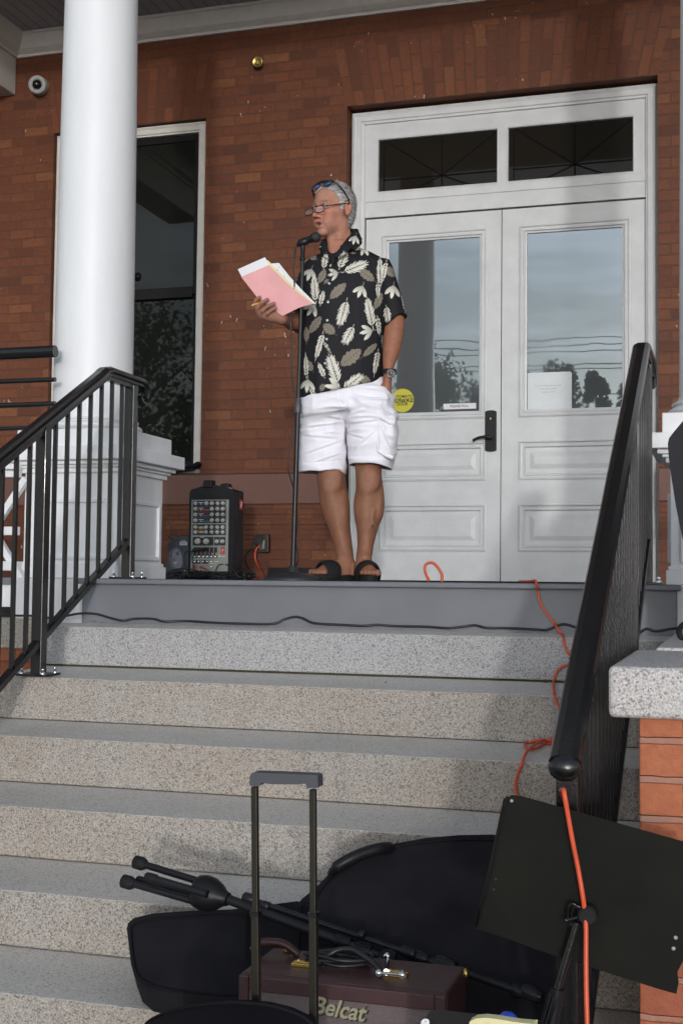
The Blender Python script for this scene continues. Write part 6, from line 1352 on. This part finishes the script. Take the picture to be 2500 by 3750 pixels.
top = [at(u, v, YT-.03) for u, v in arcp]; m = MB(); top[0].z = GZ+.03; top[-1].z = GZ+.03
m.prism(top, (0, -.15, 0)); m.build('bag_body', mat('black_twill', (.013, .0118, .015), .9, bump=.3, bscale=600, spec=.1), tb, bevel=.03, seg=5)
m = MB(); m.tube(smooth_path([at(u, v+2, YT-.03)+Vector((0, -.022, .0015)) for u, v in arcp[1:-1]], 5), .004, 8); m.build('bag_piping', M['piping'], tb)
# ---- folding music stand
mu = thing('music_stand', 'black folding music stand seen from behind with the orange cord over it', 'music stand', tuple(Vector((ST(2060, 3700).x, YS, GZ))))
dk_ = [(1735, 3388-0), (1760, 3300), (1800, 3150), (1842, 2950), (1850, 2925), (1872, 2912), (1905, 2915), (2200, 2998), (2500, 3082), (2620, 3118), (2560, 3400), (2478, 3560), (2483, 3600), (2474, 3640), (2410, 3622), (2200, 3555), (2000, 3490), (1850, 3435), (1745, 3402)]
tilt = Vector((0.0, -1, -.12)).normalized(); o0 = ST(2100, 3300)
def MS(u, v, d=0): return atP(u, v, o0+tilt*-d*1.0, tilt)
deskm = mat('matte_black_steel', (.0085, .0085, .0065), .6, var=.25, vscale=9, bump=.08, bscale=90, spec=.15)
m = MB(); m.prism([MS(u, v) for u, v in dk_], (0, .003, 0)); 
m.prism([MS(1733, 3400), MS(1743, 3404), MS(1792, 3200), MS(1850, 2922), MS(1842, 2925), MS(1785, 3190)], (0, .03, 0)); d_o = m.build('desk', deskm, mu, bevel=.0012)
m = MB(); m.tube([MS(1747, 3396, -.002), MS(1795, 3215, -.002), MS(1845, 2960, -.002), MS(1856, 2925, -.002), MS(1875, 2917, -.002)], .0014, 6); m.build('rolled_edge', M['iron'], d_o)
for (u, v, r, mm) in ((1872, 2933, .0030, M['grey_metal']), (1814, 3221, .0028, M['ink']), (1806, 3258, .0028, M['ink']), (2472, 3434, .0035, M['grey_metal']), (2464, 3474, .0035, M['grey_metal'])):
    p = MS(u, v, -.0018); m = MB(); m.lathe(p, [(r, -.001), (r, .0006), (r*.4, .001)], 12, tilt); m.build('rivet', mm, d_o)
m = MB(); kp = MS(2150, 3350, -.03); m.lathe(kp-tilt*.025, [(.012, 0), (.012, .012), (.0175, .016), (.0175, .034), (.013, .038)], 22, tilt); m.build('clamp_knob', M['rubber'], mu)
m = MB(); 
for (u, v) in ((2098, 3350), (2113, 3358)): 
    p = MS(u, v, -.028); ring = [p+Vector((.006*math.sin(a)*.4, -.010*math.cos(a)*.5, .021*math.cos(a)))+Vector((.008*math.sin(a), 0, 0)) for a in [2*math.pi*k/20 for k in range(21)]]; m.tube(ring, .0026, 7, cap=False)
m.tube([MS(2075, 3370, -.03), MS(2150, 3350, -.03)], .0035, 8); m.sph(MS(2072, 3370, -.03), .005, 10); m.build('clamp', M['chrome'] if False else M['iron'], mu)
m = MB(); p0 = MS(2112, 3378, -.028); p1 = ST(2035, 3640, -.03); m.tube([p0, p1], .0075, 14); m.build('upper_tube', M['iron'], mu)
m = MB(); dd_ = (p1-p0).normalized(); p2 = p1+dd_*.85; p2 = Vector((p1.x+dd_.x*.35, p1.y, GZ+.25)); m.tube([p1-dd_*.01, p2], .0125, 14)
for k in range(10):
    an = k*2*math.pi/10; a_ = dd_.orthogonal().normalized(); b_ = dd_.cross(a_); m.tube([p1+(a_*math.cos(an)+b_*math.sin(an))*.012, p1+dd_*.09+(a_*math.cos(an)+b_*math.sin(an))*.012], .0018, 5)
m.build('lower_tube', M['plastic'], mu)
for an in (0.4, 2.5, 4.6):
    m = MB(); m.tube([p2+Vector((0, 0, .05)), Vector((p2.x+.28*math.cos(an), p2.y+.05+.28*math.sin(an)*.5-.1, GZ+.012))], .007, 10); m.build('leg', M['iron'], mu)
# ---- odds and ends at the bottom edge: flat case top, yellow paper, blue cap
YB = -2.45
eq = thing('equipment_case', 'black equipment case at the bottom edge with a white letter', 'case', tuple(Vector((at(1700, 3740, YB).x, YB, GZ))))
zt = at(1600, 3703, YB+.12).z; xa, xb = at(1500, 3740, YB).x, at(1960, 3740, YB).x
m = MB(); m.box(xa+.0, xb, YB+.02, YB+.14, GZ+.01, zt); m.build('case_body', M['plastic'], eq, bevel=.014, seg=4)
q = at(1553, 3742, YB+.02); text_obj('case_letter', 'e', (q.x, YB+.0195, q.z), (1, 0, 0), (0, 0, 1), .030, M['paper'], eq, .0006, .03, .2)
m = MB(); pts = [at(1715, 3760, YB-.03), at(1718, 3742, YB-.03), at(1740, 3730, YB-.03), at(1775, 3727, YB-.03), at(1820, 3732, YB-.03), at(1900, 3745, YB-.03), at(1960, 3750, YB-.03), at(1960, 3800, YB-.03), at(1715, 3800, YB-.03)]; m.prism(pts, (0, .02, 0)); tag(m.build('yellow_paper', M['yellow'], None, bevel=.003), 'pale yellow paper at the bottom edge below the music stand', 'paper')
q = at(1858, 3735, YB+.09); m = MB(); m.lathe((q.x, q.y, zt), [(.014, 0), (.016, .004), (.015, .014), (.009, .020), (.002, .022)], 20); tag(m.build('blue_cap', M['blue'], None), 'small blue cap on the black case at the bottom edge', 'cap')
# ================================================================ ACROSS THE STREET (seen in the door glass)
def leafm(c0, c1, nm):
    t = NT(nm); g = t.n('ShaderNodeTexCoord').outputs['Object']; t.l(t.ramp(t.noise(g, 2.5, 4, .7), .3, .7, c0, c1), t.b.inputs['Base Color']); t.b.inputs['Roughness'].default_value = .7; return t.m
barkm = mat('bark', (.09, .07, .05), .9, bump=.5, bscale=20, bdist=.02)
leafs = [leafm((.10, .15, .07), (.20, .27, .13), 'leaves_green'), leafm((.09, .13, .08), (.18, .23, .14), 'leaves_dark')]
def tree(x, y, h, r, label, conic=False, seed=0):
    rr = np.random.default_rng(seed); t = thing('tree', label, 'tree', (x, y, GZ), 'trees across the street')
    m = MB(); m.tube([(x, y, GZ), (x+.1, y, GZ+h*.25), (x, y+.1, GZ+h*.5), (x+.1, y, GZ+h*.9)], [h*.028, h*.02, h*.014, .03], 8)
    for k in range(9):
        a = rr.uniform(0, 6.28); zz = GZ+h*rr.uniform(.3, .7); m.tube([(x, y, zz), (x+math.cos(a)*r*.7, y+math.sin(a)*r*.7, zz+h*.15)], [h*.010, .02], 6)
    m.build('trunk', barkm, t)
    n = 9000; nc = 60
    cl = []
    for k in range(nc):
        q = rr.uniform(.0, 1); zz = .22+.76*q; rad = r*((1-q)**.6 if conic else math.sqrt(max(.04, 1-(2*q-.9)**2))*.9)*rr.uniform(.45, 1.0); a = rr.uniform(0, 6.28); cl.append((x+rad*math.cos(a), y+rad*math.sin(a), GZ+h*zz, r*(.22 if conic else .30)*rr.uniform(.5, 1.5)))
    cl = np.array(cl); k = rr.integers(0, nc, n); d = rr.normal(size=(n, 3)); d /= np.linalg.norm(d, axis=1)[:, None]; p = cl[k, :3]+d*cl[k, 3:4]*rr.uniform(.1, 1.0, (n, 1))**.6*1.25
    s = h*.010*rr.uniform(.7, 1.5, (n, 1)); u = rr.normal(size=(n, 3)); u /= np.linalg.norm(u, axis=1)[:, None]; w_ = np.cross(u, rr.normal(size=(n, 3))); w_ /= np.linalg.norm(w_, axis=1)[:, None]
    V = np.stack([p-u*s, p+w_*s*.6, p+u*s, p-w_*s*.6], 1).reshape(-1, 3); np_mesh('crown', V, np.arange(n*4).reshape(-1, 4), leafs[seed % 2], t)
for k, (x, y, h, r, lb, cn) in enumerate(((-13.2, -55, 13.0, 3.2, 'broad leafy tree across the street, reflected in the left door', False), (-10.4, -54, 11.6, 2.6, 'shorter broad tree across the street, right of the wide one', False), (-6.6, -56, 12.8, 2.4, 'round tree across the street, reflected beside the notice', False), (-4.5, -55, 13.4, 1.4, 'pointed conifer across the street, reflected beside the notice', True), (-3.0, -56, 12.0, 1.2, 'small pointed conifer to the side of the taller one', True), (-22, -38, 13, 5.2, 'tall tree far left across the lawn, reflected in the window', False), (-17, -15, 9.5, 3.6, 'near leafy tree on the lawn, reflected in the window', False))):
    tree(x, y, h, r, lb, cn, k)
tag(MB.build((lambda m: (m.tube([(-26, -25, GZ), (-26, -25, 8.6)], .14, 10), m.box(-27, -25, -25.06, -24.94, 7.9, 8.02), m)[2])(MB()), 'utility_pole', barkm), 'wooden utility pole at the far left of the street', 'utility pole')
tag(MB.build((lambda m: (m.tube([(30, -25, GZ), (30, -25, 8.6)], .14, 10), m.box(29, 31, -25.06, -24.94, 7.9, 8.02), m)[2])(MB()), 'utility_pole', barkm), 'wooden utility pole at the far right of the street', 'utility pole')
m = MB()
for k, (za, zb, sg_) in enumerate(((8.1, 8.3, 1.2), (7.9, 8.3, 1.5), (7.8, 8.1, 1.2), (7.6, 8.1, 1.6), (7.4, 7.8, 1.5), (6.2, 5.6, .6))):
    m.tube([(-26+56*q/28, -25+.15*(k % 3), za+(zb-za)*q/28-sg_*4*(q/28)*(1-q/28)) for q in range(29)], .013, 6)
tag(m.build('power_lines', M['cord_black'], None), 'sagging power lines along the street, reflected in the door glass', 'power lines')

# a few dry leaf scraps caught on the treads
lm_ = mat('dry_leaf_brown', (.16, .075, .03), .8, var=.3, vscale=90)
for k, (u, v) in enumerate(((372, 2281), (344, 2276), (232, 2262), (1410, 2505), (700, 2668), (2000, 2500), (180, 2868), (1080, 2902))):
    p = on_stairs(u, v, .004); rr = random.Random(k); a = rr.uniform(0, 6.28); e1 = Vector((math.cos(a), math.sin(a)*.6, 0)); e2 = Vector((-math.sin(a)*.5, math.cos(a)*.5, .15)); m = MB(); L_ = rr.uniform(.009, .016)
    pts = [p+e1*L_*x_+e2*L_*y_+Vector((0, 0, .003*abs(x_))) for x_, y_ in ((-1, 0), (-.5, .35), (.1, .45), (.7, .3), (1.1, 0), (.6, -.35), (0, -.4), (-.6, -.3))]
    m.prism(pts, (0, 0, .0008)); tag(m.build('dry_leaf', lm_, None), 'tiny dry brown leaf scrap lying on a granite step', 'leaf', 'dry leaf scraps on the steps')
